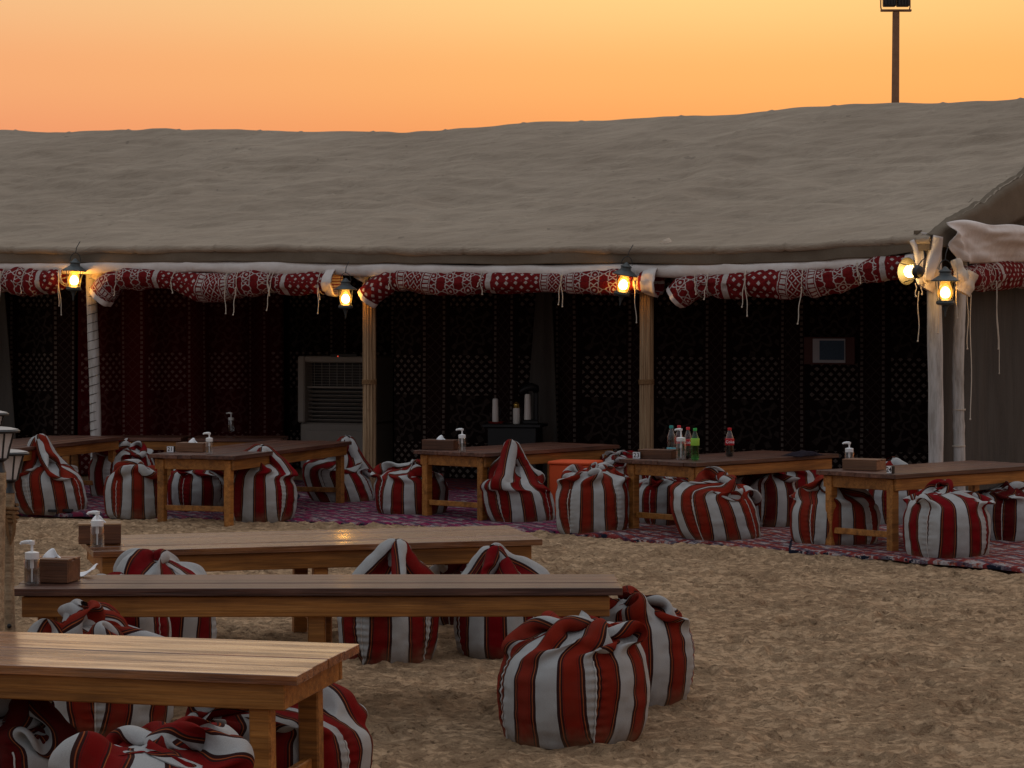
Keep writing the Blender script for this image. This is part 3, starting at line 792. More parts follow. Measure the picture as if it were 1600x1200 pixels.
roll([(157, 464, 17), (168, 448, 18), (185, 434, 15), (215, 430, 16), (262, 432, 14), (300, 440, 18), (340, 445, 19), (400, 437, 18), (440, 438, 16), (490, 438, 17), (528, 438, 18)], -.16,
     'rolled red curtain between the white cord-bound pole and the left reed pole', [(190, 440, 462), (275, 443, 458), (362, 412, 490), (381, 450, 492), (427, 432, 455, 462), (432, 440, 485), (505, 440, 468, 490)], (True, True), uoff=.62)
roll([(572, 464, 16), (583, 452, 18), (605, 438, 16), (630, 433, 15), (660, 436, 16), (700, 440, 17), (755, 437, 15), (800, 437, 15), (850, 436, 14), (885, 437, 14), (930, 437, 16), (985, 436, 17), (1030, 437, 19)], -.16,
     'rolled red curtain between the two reed poles', [(617, 438, 452), (758, 438, 448, 460), (883, 425, 476, 479), (998, 440, 504)], (True, True), uoff=.0)
roll([(1052, 462, 14), (1066, 452, 18), (1085, 445, 18), (1110, 440, 17), (1150, 440, 19), (1200, 436, 21), (1250, 438, 20), (1300, 432, 19), (1345, 420, 17), (1395, 414, 17), (1432, 410, 15)], -.16,
     'rolled red curtain between the right reed pole and the corner lanterns', [(1092, 442, 460), (1110, 440, 468), (1172, 430, 480, 494), (1259, 450, 506), (1343, 402, 432, 443)], (True, True), uoff=.85)
roll([(.30, 2.13, .05), (.42, 2.10, .095), (.65, 2.09, .12), (1.1, 2.12, .13), (1.8, 2.14, .13), (2.6, 2.17, .14), (3.5, 2.22, .14)], 0,
     'rolled red lace-patterned curtain on the tent side at the right edge', [(.9, 440, 545, 583)], (False, False), side=True, uoff=.66)
# free strings hanging at the corner
def strings():
    rt = empty('hanging_string', T(5.6, -.2, 2.25), 0, 'loose pale strings hanging from the right tent corner', 'string')
    for px, y0, y1, v in ((1431, 442, 463, -.3), (1440, 440, 460, -.3), (1435, 455, 533, -.2), (1495, 400, 497, -.3), (1512, 452, 545, .15), (1517, 460, 655, .1), (1121+345, 448, 520, -.05)):
        u, z0, d = tpix(px, y0, v); z1 = hz(y1, d); x, y, _ = T(u, v); mb = MB()
        b = Vector(T(5.6, -.2, 2.25))
        mb.tube([Vector((x+.006*math.sin(i*.8+px), y, z0+(z1-z0)*i/10))-b for i in range(11)], .0045, 5); mb.sphere(Vector((x+.006*math.sin(8+px), y, z1))-b, .009, 5)
        mb.build('string', M['string'], rt)
strings()
# white and amber cloth wraps on the pole tops
def pole_wrap(px, py, label):
    u, z, d = tpix(px, py, -.08); mb = MB(); x, y, _ = T(u, -.08)
    rt = (x, y, z)
    na = 20
    for k, (dx, dz, r0, r1, L, tilt) in enumerate(((-.02, .12, .04, .075, .22, .35), (.05, .02, .05, .085, .2, -.5))):
        pts = [Vector((dx+math.sin(tilt)*L*(f-.5), .01, dz+math.cos(tilt)*L*(f-.5)*-1)) for f in np.linspace(0, 1, 10)]
        rads = [r0+(r1-r0)*f+.008*math.sin(f*11+k) for f in np.linspace(0, 1, 10)]
        mb.tube(pts, rads, 18)
    o = mb.build('cloth_wrap', M['amber']); o.location = rt
    tag(o, label, 'cloth', 'cloth bundles round the pole tops')
pole_wrap(152, 428, 'pale cloth bundle on top of the white cord-bound pole')
pole_wrap(563, 428, 'pale cloth bundle above the left reed pole')
pole_wrap(1049, 412, 'pale cloth knot beside the right reed pole')
pole_wrap(1446, 440, 'pale cloth bundle lit by the lamp at the corner pole')
pole_wrap(1503, 445, 'amber lit cloth bundle on the bamboo corner pole')

# ------------------------------------------------------------------ lanterns
def lantern(px, py, v, s, label, tilt=0.0, body='lantern_metal', pale=False):
    u, z, d = tpix(px, py, v); x, y, _ = T(u, v)
    rt = empty('lantern', (x, y, z), 0, label, 'lantern', 'lit lanterns hanging from the tent eave')
    rt.rotation_euler = (tilt*.5, tilt, 0); rt.scale = (s, s, s)
    mb = MB()     # cap with chimney
    mb.lathe([(.112, .082), (.115, .088), (.085, .108), (.05, .13), (.044, .15), (.052, .155), (.052, .163), (.03, .175), (.012, .195), (.001, .2)], 20); mb.lathe([(.001, .08), (.112, .082)], 20)
    mb.build('cap', M[body], rt)
    mb = MB(); mb.lathe([(.001, -.11), (.03, -.108), (.066, -.1), (.074, -.088), (.07, -.07), (.05, -.058), (.001, -.056)], 20); mb.lathe([(.001, -.2), (.006, -.19), (.009, -.16), (.016, -.14), (.02, -.125), (.03, -.11)], 12)
    mb.build('base', M[body], rt)
    mb = MB(); mb.lathe([(.040, -.056), (.052, -.04), (.060, -.012), (.056, .02), (.042, .055), (.036, .08)], 18); mb.build('glass', M['lamp_glass'], rt)
    mb = MB(); mb.lathe([(.001, -.05), (.022, -.046), (.036, -.03), (.040, -.008), (.034, .016), (.018, .036), (.001, .042)], 14); mb.build('bulb', M['bulb_pale' if pale else 'bulb'], rt)
    for k in range(4):
        a = PI/4+k*PI/2; mb = MB()
        mb.tube([(math.cos(a)*.066, math.sin(a)*.066, -.088), (math.cos(a)*.08, math.sin(a)*.08, 0), (math.cos(a)*.094, math.sin(a)*.094, .085)], .0042, 6); mb.build('bar', M[body], rt)
    mb = MB(); mb.tube([(0.05*math.cos(t), 0, .175+.075*math.sin(t)) for t in np.linspace(0, PI, 12)], .004, 6); mb.tube([(0, 0, .25), (.005, 0, .30), (.03, .03, .36)], .004, 6)
    mb.build('handle', M['black_metal'], rt)
    return rt
lantern(116, 437, -.33, 1.08, 'lit lantern in front of the white cord-bound pole', .06)
lantern(540, 466, -.33, .98, 'lit lantern hanging left of the left reed pole', .0)
lantern(974, 444, -.33, 1.02, 'lit lantern tilted left of the right reed pole', .16)
lantern(1477, 456, -.38, 1.10, 'lit green-black lantern between the two corner poles', .0, pale=True)
# turned lantern with its dish facing us
def dish_lantern():
    u, z, d = tpix(1422, 424, -.36); x, y, _ = T(u, -.36)
    rt = empty('lantern', (x, y, z), 0, 'lit lantern swung sideways with its round dish showing at the corner', 'lantern', 'lit lanterns hanging from the tent eave')
    ax = Vector((.62, -.78, -.06)).normalized(); q = ax.to_track_quat('Z', 'Y').to_matrix().to_4x4()
    mb = MB(); mb.lathe([(.001, -.075), (.05, -.072), (.09, -.06), (.118, -.04), (.12, -.036), (.116, -.036), (.088, -.053), (.05, -.064), (.001, -.066)], 26, q); mb.build('dish', M['dish'], rt)
    mb = MB(); mb.lathe([(.001, -.05), (.03, -.045), (.05, -.022), (.054, 0), (.046, .028), (.03, .045), (.001, .05)], 18, q); mb.build('bulb', M['bulb_pale'], rt)
    mb = MB(); mb.lathe([(.036, .04), (.042, .06), (.058, .075), (.06, .095), (.048, .12), (.02, .13), (.001, .132)], 18, q); mb.lathe([(.001, .038), (.036, .04)], 18, q); mb.build('base', M['black_metal'], rt)
    mb = MB(); mb.tube([ax*.09+Vector((0, 0, .05)), ax*.11+Vector((.02, 0, .10)), ax*.1+Vector((.06, .03, .12)), ax*.1+Vector((.05, .05, .19))], .005, 6)
    for k in range(3):
        a = k*2*PI/3+.3; mb.tube([q @ Vector((math.cos(a)*.1, math.sin(a)*.1, -.05)), q @ Vector((math.cos(a)*.075, math.sin(a)*.075, .03)), q @ Vector((math.cos(a)*.055, math.sin(a)*.055, .085))], .0045, 6)
    mb.build('wire_guard', M['black_metal'], rt)
dish_lantern()

# ------------------------------------------------------------------ inside the tent: wall cloths, hangings
def wall_cloth(a, b, mat, label, ztop=2.9, uoff=0.0, zb=-.02):
    A = np.array(a); B = np.array(b); L = np.linalg.norm(B-A); n = int(L/.05)+2
    us = np.linspace(0, L, n); zs = np.linspace(zb, ztop, 30); Ug, Zg = np.meshgrid(us, zs, indexing='ij')
    dirv = (B-A)/L; nor = np.array([dirv[1], -dirv[0]])
    off = .045*np.sin(Ug*2*PI/.62+2*vn(Ug, 0*Ug, .5, 81))*.6+.02*vn(Ug*3, Zg*.4, 1, 82)
    Uu = A[0]+dirv[0]*Ug+nor[0]*off; Vv = A[1]+dirv[1]*Ug+nor[1]*off
    X = TO[0]+Uu*TU[0]+Vv*TV[0]; Y = TO[1]+Uu*TU[1]+Vv*TV[1]
    uv = np.stack([Ug*1.06+uoff, Zg], -1)
    base = np.array([X[0, 0], Y[0, 0], 0])
    o = obj('wall_cloth', grid_mesh('wall_cloth', X-base[0], Y-base[1], Zg, uv), M[mat]); o.location = base
    md = o.modifiers.new('thick', 'SOLIDIFY'); md.thickness = .006
    tag(o, label, 'wall cloth', 'patterned cloths lining the tent')
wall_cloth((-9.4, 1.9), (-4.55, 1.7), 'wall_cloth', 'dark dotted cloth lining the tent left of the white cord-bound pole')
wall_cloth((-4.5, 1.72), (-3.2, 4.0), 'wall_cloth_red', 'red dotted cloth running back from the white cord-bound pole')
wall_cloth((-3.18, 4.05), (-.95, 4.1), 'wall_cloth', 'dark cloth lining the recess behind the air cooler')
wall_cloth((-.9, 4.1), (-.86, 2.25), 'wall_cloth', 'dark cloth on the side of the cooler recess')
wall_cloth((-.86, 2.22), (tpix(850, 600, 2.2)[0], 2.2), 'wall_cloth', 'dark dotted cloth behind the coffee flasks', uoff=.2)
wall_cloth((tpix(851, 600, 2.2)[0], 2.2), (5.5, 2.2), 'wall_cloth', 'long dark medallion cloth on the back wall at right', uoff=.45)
def drape():
    us = np.linspace(0, 1, 24); zs = np.linspace(0, 1, 40); Ug, Zg = np.meshgrid(us, zs, indexing='ij')
    def mk(ul, ur, tl, tr, v, zt, label, bend):
        L = ul+(tl-ul)*Zg**1.3; Rr = ur+(tr-ur)*Zg
        Uu = L+(Rr-L)*Ug; Vv = v+.03*np.sin(Ug*9)+.02*vn(Ug*4, Zg*2, 1, 84); Zz = Zg*zt-.01
        X = TO[0]+Uu*TU[0]+Vv*TV[0]; Y = TO[1]+Uu*TU[1]+Vv*TV[1]; b = (X[0, 0], Y[0, 0], 0)
        o = obj('grey_drape', grid_mesh('grey_drape', X-b[0], Y-b[1], Zz), M['grey_cloth']); o.location = b
        md = o.modifiers.new('thick', 'SOLIDIFY'); md.thickness = .006
        tag(o, label, 'drape')
    u0 = tpix(818, 600, 2.05)[0]; u1 = tpix(872, 600, 2.05)[0]; t0 = tpix(842, 600, 2.05)[0]; t1 = tpix(858, 600, 2.05)[0]
    mk(u0, u1, t0, t1, 2.05, 2.3, 'plain grey drape gathered at the top behind the coffee flasks', 0)
    u0 = tpix(-60, 600, 1.4)[0]; u1 = tpix(27, 600, 1.4)[0]; t1 = tpix(0, 600, 1.4)[0]
    mk(u0, u1, u0, t1, 1.4, 2.4, 'plain grey drape at the left edge inside the tent', 0)
drape()

# ------------------------------------------------------------------ things in the tent
def air_cooler():
    x, y, _ = T(-1.90, 3.1)
    rt = empty('air_cooler', (x, y, 0), -TH, 'large grey evaporative air cooler in the dark behind the left reed pole', 'air cooler')
    W, D, H = .92, .55, 1.30
    mb = MB(); mb.box((0, .03, .30), (W, D-.06, .52), bev=.02); mb.box((0, .10, .93), (W, D-.2, .74), bev=.02)
    mb.box((-W/2+.045, -.12, .93), (.09, .31, .74), bev=.015); mb.box((W/2-.045, -.12, .93), (.09, .31, .74), bev=.015); mb.box((0, -.12, 1.265), (W-.185, .31, .07), bev=.012)
    mb.build('housing', M['cooler'], rt)
    mb = MB(); mb.box((0, -.088, .90), (W-.185, .01, .70)); mb.build('shade_panel', M['black'], rt)  # black sheet stands in for the shade behind louvres and grille
    for k in range(8):
        mb = MB(); Mx = Matrix.Translation((0, -.17, .585+k*.045)) @ Matrix.Rotation(R(-28), 4, 'X'); mb.box(None, (W-.19, .05, .007), M=Mx); mb.build('louvre', M['cooler'], rt)
    mb = MB(); mb.box((0, -.2, .955), (W-.186, .03, .022), bev=.004); mb.build('rail', M['cooler'], rt)
    mb = MB()
    for k in range(9): mb.tube([(-.38+k*.095, -.2, .97), (-.38+k*.095, -.2, 1.228)], .003, 5)
    for k in range(9): mb.tube([(-.38, -.202, .985+k*.03), (.38, -.202, .985+k*.03)], .002, 5)
    g = mb.build('fan_grille', M['cooler'], rt); tag(g, kind='stuff')
    mb = MB(); mb.box((.12, -.245, 1.295), (.34, .05, .08), bev=.01); cp = mb.build('control_panel', M['black'], rt)
    mb = MB(); mb.box((.05, -.275, 1.30), (.012, .006, .012)); mb.build('indicator_light', M['led_red'], cp)
    mb = MB(); mb.box((0, -.255, .30), (W-.2, .012, .36), bev=.004); mb.build('front_panel', M['cooler'], rt)
    for sx in (-1, 1):
        mb = MB(); mb.box((sx*.38, 0, .02), (.08, .4, .04), bev=.006); mb.build('foot', M['black'], rt)
air_cooler()
def coffee_corner():
    d = 25.3
    def P(px): return at(px, d)
    zt = hz(662, d)
    rt = empty('side_table', (P(805), d, 0), -TH*.5, 'black side table holding the coffee flasks at the back', 'side table')
    mb = MB(); mb.box((0, 0, zt-.015), (.60, .4, .03), bev=.004); mb.build('table_top', M['black'], rt)
    mb = MB(); mb.box((0, 0, (zt-.03)/2), (.50, .34, zt-.034), bev=.006); mb.build('cabinet', M['black'], rt)
    def flask(px, zb, ztp, r, label, gold):
        h = ztp-zb; o = empty('coffee_flask', (P(px), d, zb), 0, label, 'flask', 'cream coffee flasks on the black side table')
        mb = MB(); mb.lathe([(r*.9, 0), (r, .015), (r*.97, h*.62), (r*.9, h*.70)], 16); mb.build('flask_body', M['flask'], o)
        mb = MB()
        if gold: mb.lathe([(r*.9, h*.70), (r*1.0, h*.72), (r*.8, h*.80), (r*.95, h*.83), (r*.9, h*.88), (r*.5, h*.95), (.001, h)], 16)
        else: mb.lathe([(r*.9, h*.70), (r*.92, h*.9), (r*.8, h*.97), (.001, h)], 16)
        mb.build('flask_lid', M['gold' if gold else 'flask'], o)
        mb = MB(); mb.tube([(r*.9, 0, h*.66), (r*1.5, 0, h*.6), (r*1.55, 0, h*.35), (r*.95, 0, h*.25)], .006, 6); mb.build('flask_handle', M['black'], o)
    mb = MB(); mb.lathe([(.02, 0), (.075, .004), (.085, .022), (.08, .022), (.07, .010), (.001, .008)], 18); tr = mb.build('tray', M['redtray']); tr.location = (P(775), d, zt); tag(tr, 'small red round tray under the leftmost coffee flask', 'tray')
    flask(774, zt+.012, hz(622, d), .032, 'slim cream flask standing on the red tray', False)
    flask(807, zt, hz(627, d), .036, 'short cream flask with a golden lid', True)
    # black coffee machine: arch with a pale column
    o = empty('coffee_dispenser', (P(829), d, zt), 0, 'black arched coffee dispenser with a pale column', 'coffee dispenser')
    mb = MB(); mb.box((0, 0, .02), (.16, .2, .04), bev=.008); mb.box((.055, .06, .19), (.05, .08, .34), bev=.01); mb.build('dispenser_body', M['black'], o)
    mb = MB(); mb.tube([(.055+.0, .04, .33), (.05, .02, .36), (.01, 0, .375), (-.06, -.02, .355), (-.11, -.03, .32)], [.035, .04, .042, .035, .02], 12); mb.build('dispenser_head', M['black'], o)
    mb = MB(); mb.lathe([(.035, .042), (.036, .06), (.030, .28), (.025, .30), (.001, .302)], 14, Matrix.Translation((-.03, -.03, 0))); mb.build('column', M['flask'], o)
coffee_corner()
def picture():
    v = 2.1; u, z, d = tpix(1296, 548, v); x, y, _ = T(u, v)
    rt = empty('notice_frame', (x, y, z-.14), -TH, 'framed white notice with a blue print hanging on the back wall cloth', 'notice')
    mb = MB(); mb.box((0, 0, .14), (.52, .02, .27), bev=.004); mb.build('frame', M['frame_red'], rt)
    mb = MB(); mb.box((0, -.014, .14), (.33, .006, .235)); mb.build('sheet', M['sheet'], rt)
    mb = MB(); mb.box((.03, -.0195, .145), (.25, .003, .19))
    mb.build('blue_print', M['blueprint'], rt)
picture()
def orange_board():
    d = 21.25; x0, x1 = at(868, d), at(932, d); rt = empty('cool_box', ((x0+x1)/2, d+.2, 0), R(-20), 'plain orange box standing between the flask table and the soda table', 'box')
    h = hz(727, d); mb = MB(); mb.box((0, 0, h/2), (x1-x0+.02, .34, h), bev=.012); mb.build('box_body', M['orange_board'], rt)
    mb = MB(); mb.box((0, 0, h+.014), (x1-x0+.04, .36, .03), bev=.01); mb.build('box_lid', M['orange_board'], rt)
orange_board()
def white_can():
    d = 22.9; mb = MB(); o = empty('water_can', (at(779, d), d+.1, 0), 0, 'white plastic can half hidden under the middle table', 'can')
    mb.box((0, 0, .16), (.14, .1, .32), bev=.02); mb.build('can_body', M['white_plastic'], o); mb = MB(); mb.lathe([(.02, .32), (.022, .35), (.001, .352)], 12); mb.build('can_cap', M['white_plastic'], o)
white_can()

# ------------------------------------------------------------------ rugs
def rug(c4, mat, z, label, seed, name='rug'):
    """c4: near-left, near-right, far-right, far-left ground corners"""
    c = [np.array(p) for p in c4]; L = np.linalg.norm(c[1]-c[0]); W = np.linalg.norm(c[3]-c[0])
    n = int(L/.035)+2; m = int(W/.035)+2
    a, b = np.meshgrid(np.linspace(0, 1, n), np.linspace(0, 1, m), indexing='ij')
    P = [(c[0][k]*(1-a)*(1-b)+c[1][k]*a*(1-b)+c[2][k]*a*b+c[3][k]*(1-a)*b) for k in (0, 1)]
    eb = np.exp(-b*W/.25)
    X = P[0]+.03*vn(b*W*1.5, a*0, 1, seed)*np.exp(-np.minimum(a, 1-a)*L/.3)
    Y = P[1]+(.05*vn(a*L*1.1, b*0, 1, seed+1)+.025*vn(a*L*3.5, b*0, 1, seed+2))*eb
    Z = z+.008+.016*np.abs(vn(X*1.6, Y*1.6, 1, seed+3))+.007*vn(X*5, Y*5, 1, seed+4)*1.0+.03*np.maximum(0, vn(X*2.4, Y*1.2, 1, seed+5)-.45)
    Z = np.maximum(Z, z+.002)-.022*np.exp(-b*W/.10)
    # skirts for thickness
    def skirt(A): return np.concatenate([A[:1], A, A[-1:]], 0)
    X2, Y2, Z2, a2, b2 = map(skirt, (X, Y, Z, a, b)); Z2[0] -= .02; Z2[-1] -= .02
    X2, Y2, Z2, a2, b2 = [np.concatenate([A[:, :1], A, A[:, -1:]], 1) for A in (X2, Y2, Z2, a2, b2)]; Z2[:, 0] -= .022; Z2[:, -1] -= .02
    o0 = c[0]
    o = obj(name, grid_mesh(name, X2-o0[0], Y2-o0[1], Z2, np.stack([a2, b2], -1)), M[mat]); o.location = (o0[0], o0[1], 0)
    tag(o, label, 'rug', 'rugs laid in front of the tent')
rug([gp(-90, 797), gp(356, 812), gp(345, 762), gp(-60, 752)], 'rug_plum', .0, 'dark plum rug at the far left under the bean bags', 101)
rug([gp(444, 813), gp(905, 834), gp(840, 768), gp(470, 772)], 'rug_magenta', .012, 'magenta patterned rug in front of the left reed pole', 111)
rug([gp(330, 806), gp(475, 806), gp(500, 752), gp(330, 752)], 'rug_plum', .004, 'narrow plum rug under the table with the number tile at left', 121)
rug([gp(888, 836), gp(1400, 868), gp(1300, 775), gp(870, 772)], 'rug_red', .006, 'red rug with pale patches under the table with the soda bottles', 131)
rug([gp(1236, 861), gp(1720, 905), gp(1640, 795), gp(1260, 782)], 'rug_red', .020, 'red patterned rug at the right under the corner table', 141)
rug([gp(640, 766), gp(900, 772), gp(905, 747), gp(700, 749)], 'rug_dark', .018, 'deep red rug inside the tent below the coffee flasks', 151)
rug([gp(905, 778), gp(1290, 786), gp(1320, 745), gp(905, 745)], 'rug_dark', .024, 'deep red rug inside the tent behind the soda table', 161)

# ------------------------------------------------------------------ tables
_cache = {}
def cmesh(key, fn):
    if key not in _cache: _cache[key] = fn()
    return _cache[key]
def boxm(key, size, bev, mat):
    def f():
        mb = MB(); mb.box((0, 0, 0), size, bev=bev); me = mb.mesh(key, False); me.materials.append(M[mat]); return me
    return cmesh((key, size, mat), f)
def table(corner, yaw, L, W, H, label, anchor='NR', mids=0, top='worn_plank', npl=5, stretch=True, seed=1, tilt=0, inset=.15):
    """corner: ground position below the named top corner; length runs along +x local, width along +y local."""
    rnd = random.Random(seed)
    c, s = math.cos(yaw), math.sin(yaw)
    lx, ly = {'FR': (L/2, -W/2), 'FL': (-L/2, -W/2)}[anchor]
    ctr = (corner[0]-(c*lx-s*ly), corner[1]-(s*lx+c*ly))
    rt = empty('dining_table', (*ctr, 0), yaw, label, 'table', 'low wooden dining tables')
    th = .032
    pw = W/npl
    def put(key, size, loc, mat, rot=(0, 0, 0), bev=.004):
        o = obj(key, boxm(key, tuple(round(k, 4) for k in size), bev, mat), None, rt); o.location = loc; o.rotation_euler = rot; return o
    for k in range(npl):
        dz = rnd.uniform(-.002, .002)
        put('plank', (L, pw-.0008, th), (rnd.uniform(-.005, .005), -W/2+pw*(k+.5), H-th/2+dz), top, (rnd.uniform(-.006, .006), 0, 0), .0018)
    ah = .088; az = H-th-.004-ah/2; ix = .05; iy = .03
    for sy in (-1, 1): put('apron', (L-2*ix, .026, ah), (0, sy*(W/2-iy-.013), az), 'table_frame')
    for sx in (-1, 1): put('end_apron', (.026, W-2*iy-.056, ah), (sx*(L/2-ix-.015), 0, az), 'table_frame')
    lw = .075; lxs = [-(L/2-inset), L/2-inset]+([0.0] if mids else [])
    lh = H-th-.008
    for x in lxs:
        for sy in (-1, 1): put('leg', (lw, lw*.8, lh+.03), (x, sy*(W/2-iy-.028-lw*.4), lh/2-.015), 'table_frame', (0, 0, 0), .006)
        put('stretcher', (.03, W-2*iy-.06-lw*1.6, .045), (x, 0, .14), 'table_frame')
    rt.rotation_euler = (tilt, 0, yaw)
    return rt
table((-.703, 8.18), R(-15), 2.4, .65, .55, 'nearest wooden table, cut off by the left and bottom frame edges', 'FR', 1, 'table_plank', 4, seed=1, tilt=R(2.2))
table((-2.15, 10.66), R(.6), 2.62, .61, .55, 'long brown table with a tissue box and a folded napkin on its left end', 'FL', 1, 'worn_plank', 5, seed=2)
table((-2.11, 12.56), R(17), 2.37, .66, .55, 'long shiny table behind the napkin table', 'FL', 1, 'table_plank', 4, seed=3, tilt=R(2.0))
def etable(NR, ang, L, W, label, seed, H=.585):
    # NR: near-right corner, ang: direction of the length going into the tent
    u = (math.cos(ang), math.sin(ang)); # local x = along length; width local y = left of it
    return table((NR[0]*.968, NR[1]*.968), ang, L, W, H, label, 'FL', 0, 'worn_plank', 6, seed=seed, inset=.075)
etable((-2.35, 21.16), R(72), 2.6, .78, 'table reaching into the tent with number tile and pump bottle on its near end', 4)
etable((-.238, 21.56), R(50), 1.85, .8, 'table between the two reed poles, in front of the coffee flasks', 5)
etable((1.485, 20.11), R(46), 1.85, .8, 'table carrying the soda bottles right of the right reed pole', 6)
etable((2.86, 18.60), R(43), 1.9, .75, 'table at the right edge in front of the white corner poles', 7)
etable((-4.48, 22.3), R(75), 2.4, .8, 'table at the left edge beside the leftmost peaked bean bag', 8)
table((at(283, 25.35), 25.35), R(-3), 1.35, .6, .5, 'table crosswise in the tent behind the white cord-bound pole', 'FR', 0, 'worn_plank', 5, seed=9)
table((at(440, 25.25), 25.25), R(-2), .95, .6, .5, 'dark table in the shade holding a lone pump bottle', 'FR', 0, 'worn_plank', 5, seed=10)

# ------------------------------------------------------------------ bean bags
def sim_bag(w, Hb, kind, top=(0, 0, .5), slack=.10, seed=1, lean=(0, 0), NA=96, NR=50, steps=90, its=5, seam_flat=None, tie=.035, n_exp=2.7, imp=(0, 0), taper=.92, sh=.62, fric=.85):
    """A sewn sack drawn over a heap of beans: cloth grid (angle x row) settled under gravity. Returns (NA, NR, 3)."""
    rs = np.random.RandomState(seed); Rm = w/2
    a = np.linspace(0, 2*PI, NA, endpoint=False)
    tgt = np.array(top, float)
    th_ = np.linspace(-PI/2, PI/2, 400); e_ = 2/n_exp
    mr = Rm*np.abs(np.cos(th_))**e_; mz = Hb*.5+Hb*.5*np.sign(np.sin(th_))*np.abs(np.sin(th_))**e_
    up_ = th_ > -.6; mr, mz = mr[up_], mz[up_]
    i0 = np.argmin(np.abs(mz-.45*Hb)); mr, mz = mr[i0:], mz[i0:]
    ml = .45*Hb+np.concatenate([[0], np.cumsum(np.hypot(np.diff(mr), np.diff(mz)))])
    kk = int(np.argmax((mr < Rm*sh) & (mz > .6*Hb)))
    ms, rk, zk = ml[kk], mr[kk], mz[kk]
    if kind == 'peak': L = ms+math.sqrt(rk*rk+max(tgt[2]-zk, 0)**2)+.35*math.hypot(tgt[0], tgt[1])+slack-tie*.5
    elif kind == 'crater': L = ms+rk+abs(zk-tgt[2])*.5+slack
    else: L = ms+rk*.6+slack
    s = np.linspace(0, L, NR); f = s/L
    # rest radius of each row: narrower base seam, full body, slightly narrower neck
    sf = s/Hb
    rest = Rm*np.interp(sf, [0, .08, .35, .75, 1.1, 3], [.86, .915, .985, 1.0, .99, taper])
    dh = 2*PI*rest/NA; dv = L/(NR-1)
    # start: the sack lies on the heap up to its shoulder, then stands up as a loose neck
    rr = np.where(s < ms, np.interp(s, ml, mr), rk+(tie-rk)*np.clip((s-ms)/max(L-ms, .01), 0, 1)**.8)
    zz = np.where(s < ms, np.interp(s, np.concatenate([[0], ml]), np.concatenate([[0], mz])), zk+(s-ms)*.80)
    P = np.empty((NA, NR, 3))
    w_ = np.clip((rest/np.maximum(rr, .02)-1), 0, 3)
    ph = rs.rand(6)*6.28; am = .3+rs.rand(6)
    wave = sum(am[k]*np.cos((2+k)*a+ph[k]) for k in range(6))/2.0
    rr2 = rr[None, :]*(1+.16*np.minimum(w_, 1.2)[None, :]*wave[:, None]*(.5+.5*(s > ms))[None, :])
    P[..., 0] = rr2*np.cos(a)[:, None]; P[..., 1] = rr2*np.sin(a)[:, None]; P[..., 2] = zz+.02*np.minimum(w_, 1)[None, :]*wave[:, None]
    nk = np.clip((s-ms)/max(L-ms, .01), 0, 1)
    P[..., 0] += nk*tgt[0]*.8; P[..., 1] += nk*tgt[1]*.8
    # the filled lower part hardly moves: it keeps the shape of the heap
    kp = max(int(np.argmax(s > ms)), 4); ps = s[:kp]
    lowr = Rm*np.interp(ps/Hb, [0, .06, .16, .30, .45], [.865, .92, .965, .992, 1.0])
    pr_ = np.where(ps < .45*Hb, lowr, np.interp(ps, ml, mr)); pz_ = np.where(ps < .45*Hb, ps, np.interp(ps, ml, mz))
    wpin = (1-.97*sst(.42*Hb, min(.95*Hb, ms), ps))[None, :, None]
    lob = rs.rand(3)*6.28
    irr = 1+.025*np.cos(2*a+lob[0])+.018*np.cos(3*a+lob[1])
    base = np.stack([pr_[None, :]*np.cos(a)[:, None]*irr[:, None], pr_[None, :]*np.sin(a)[:, None]*irr[:, None], np.broadcast_to(pz_, (NA, kp))], -1).copy()
    base[..., 0] += lean[0]*base[..., 2]; base[..., 1] += lean[1]*base[..., 2]
    P[:, :int(kp*.6)] = base[:, :int(kp*.6)]
    Vv = np.zeros_like(P)
    Vv[..., 0] += imp[0]*f; Vv[..., 1] += imp[1]*f
    c0 = P[:, -1].mean(0)
    dt = .022
    def body(P):
        q = P.copy(); q[..., 0] -= lean[0]*q[..., 2]; q[..., 1] -= lean[1]*q[..., 2]
        ang = np.arctan2(q[..., 1], q[..., 0])
        Rb = Rm*1.0*(1+.025*np.cos(2*ang+lob[0])+.018*np.cos(3*ang+lob[1]))
        hz_ = Hb*.5*(1+.07*np.cos(ang+lob[2])*np.clip(np.hypot(q[..., 0], q[..., 1])/Rm, 0, 1))
        zz = q[..., 2]-Hb*.5; rho = np.hypot(q[..., 0], q[..., 1])
        v = ((rho/Rb)**n_exp+(np.abs(zz)/hz_)**n_exp)**(1/n_exp)
        ins = v < 1
        k = np.where(ins, 1/np.maximum(v, .25), 1.0)
        q[..., 0] *= k; q[..., 1] *= k; q[..., 2] = Hb*.5+zz*k
        q[..., 0] += lean[0]*q[..., 2]; q[..., 1] += lean[1]*q[..., 2]
        return q, ins
    def nrm(P, D):
        n = np.stack([P[..., 0]/Rm**2, P[..., 1]/Rm**2, (P[..., 2]-Hb*.5)/(Hb*.5)**2], -1); n /= np.linalg.norm(n, axis=-1)[..., None]+1e-9
        return n*(n*D).sum(-1)[..., None]
    def con(A, B, rest_, ks, kc):
        d = B-A; l = np.sqrt((d*d).sum(-1))+1e-9; e = l-rest_
        k = np.where(e > 0, ks, kc)
        c = d*((k*e/l)*.5)[..., None]
        A += c; B -= c
    diag = np.sqrt(dv*dv+((dh[1:]+dh[:-1])/2)**2)
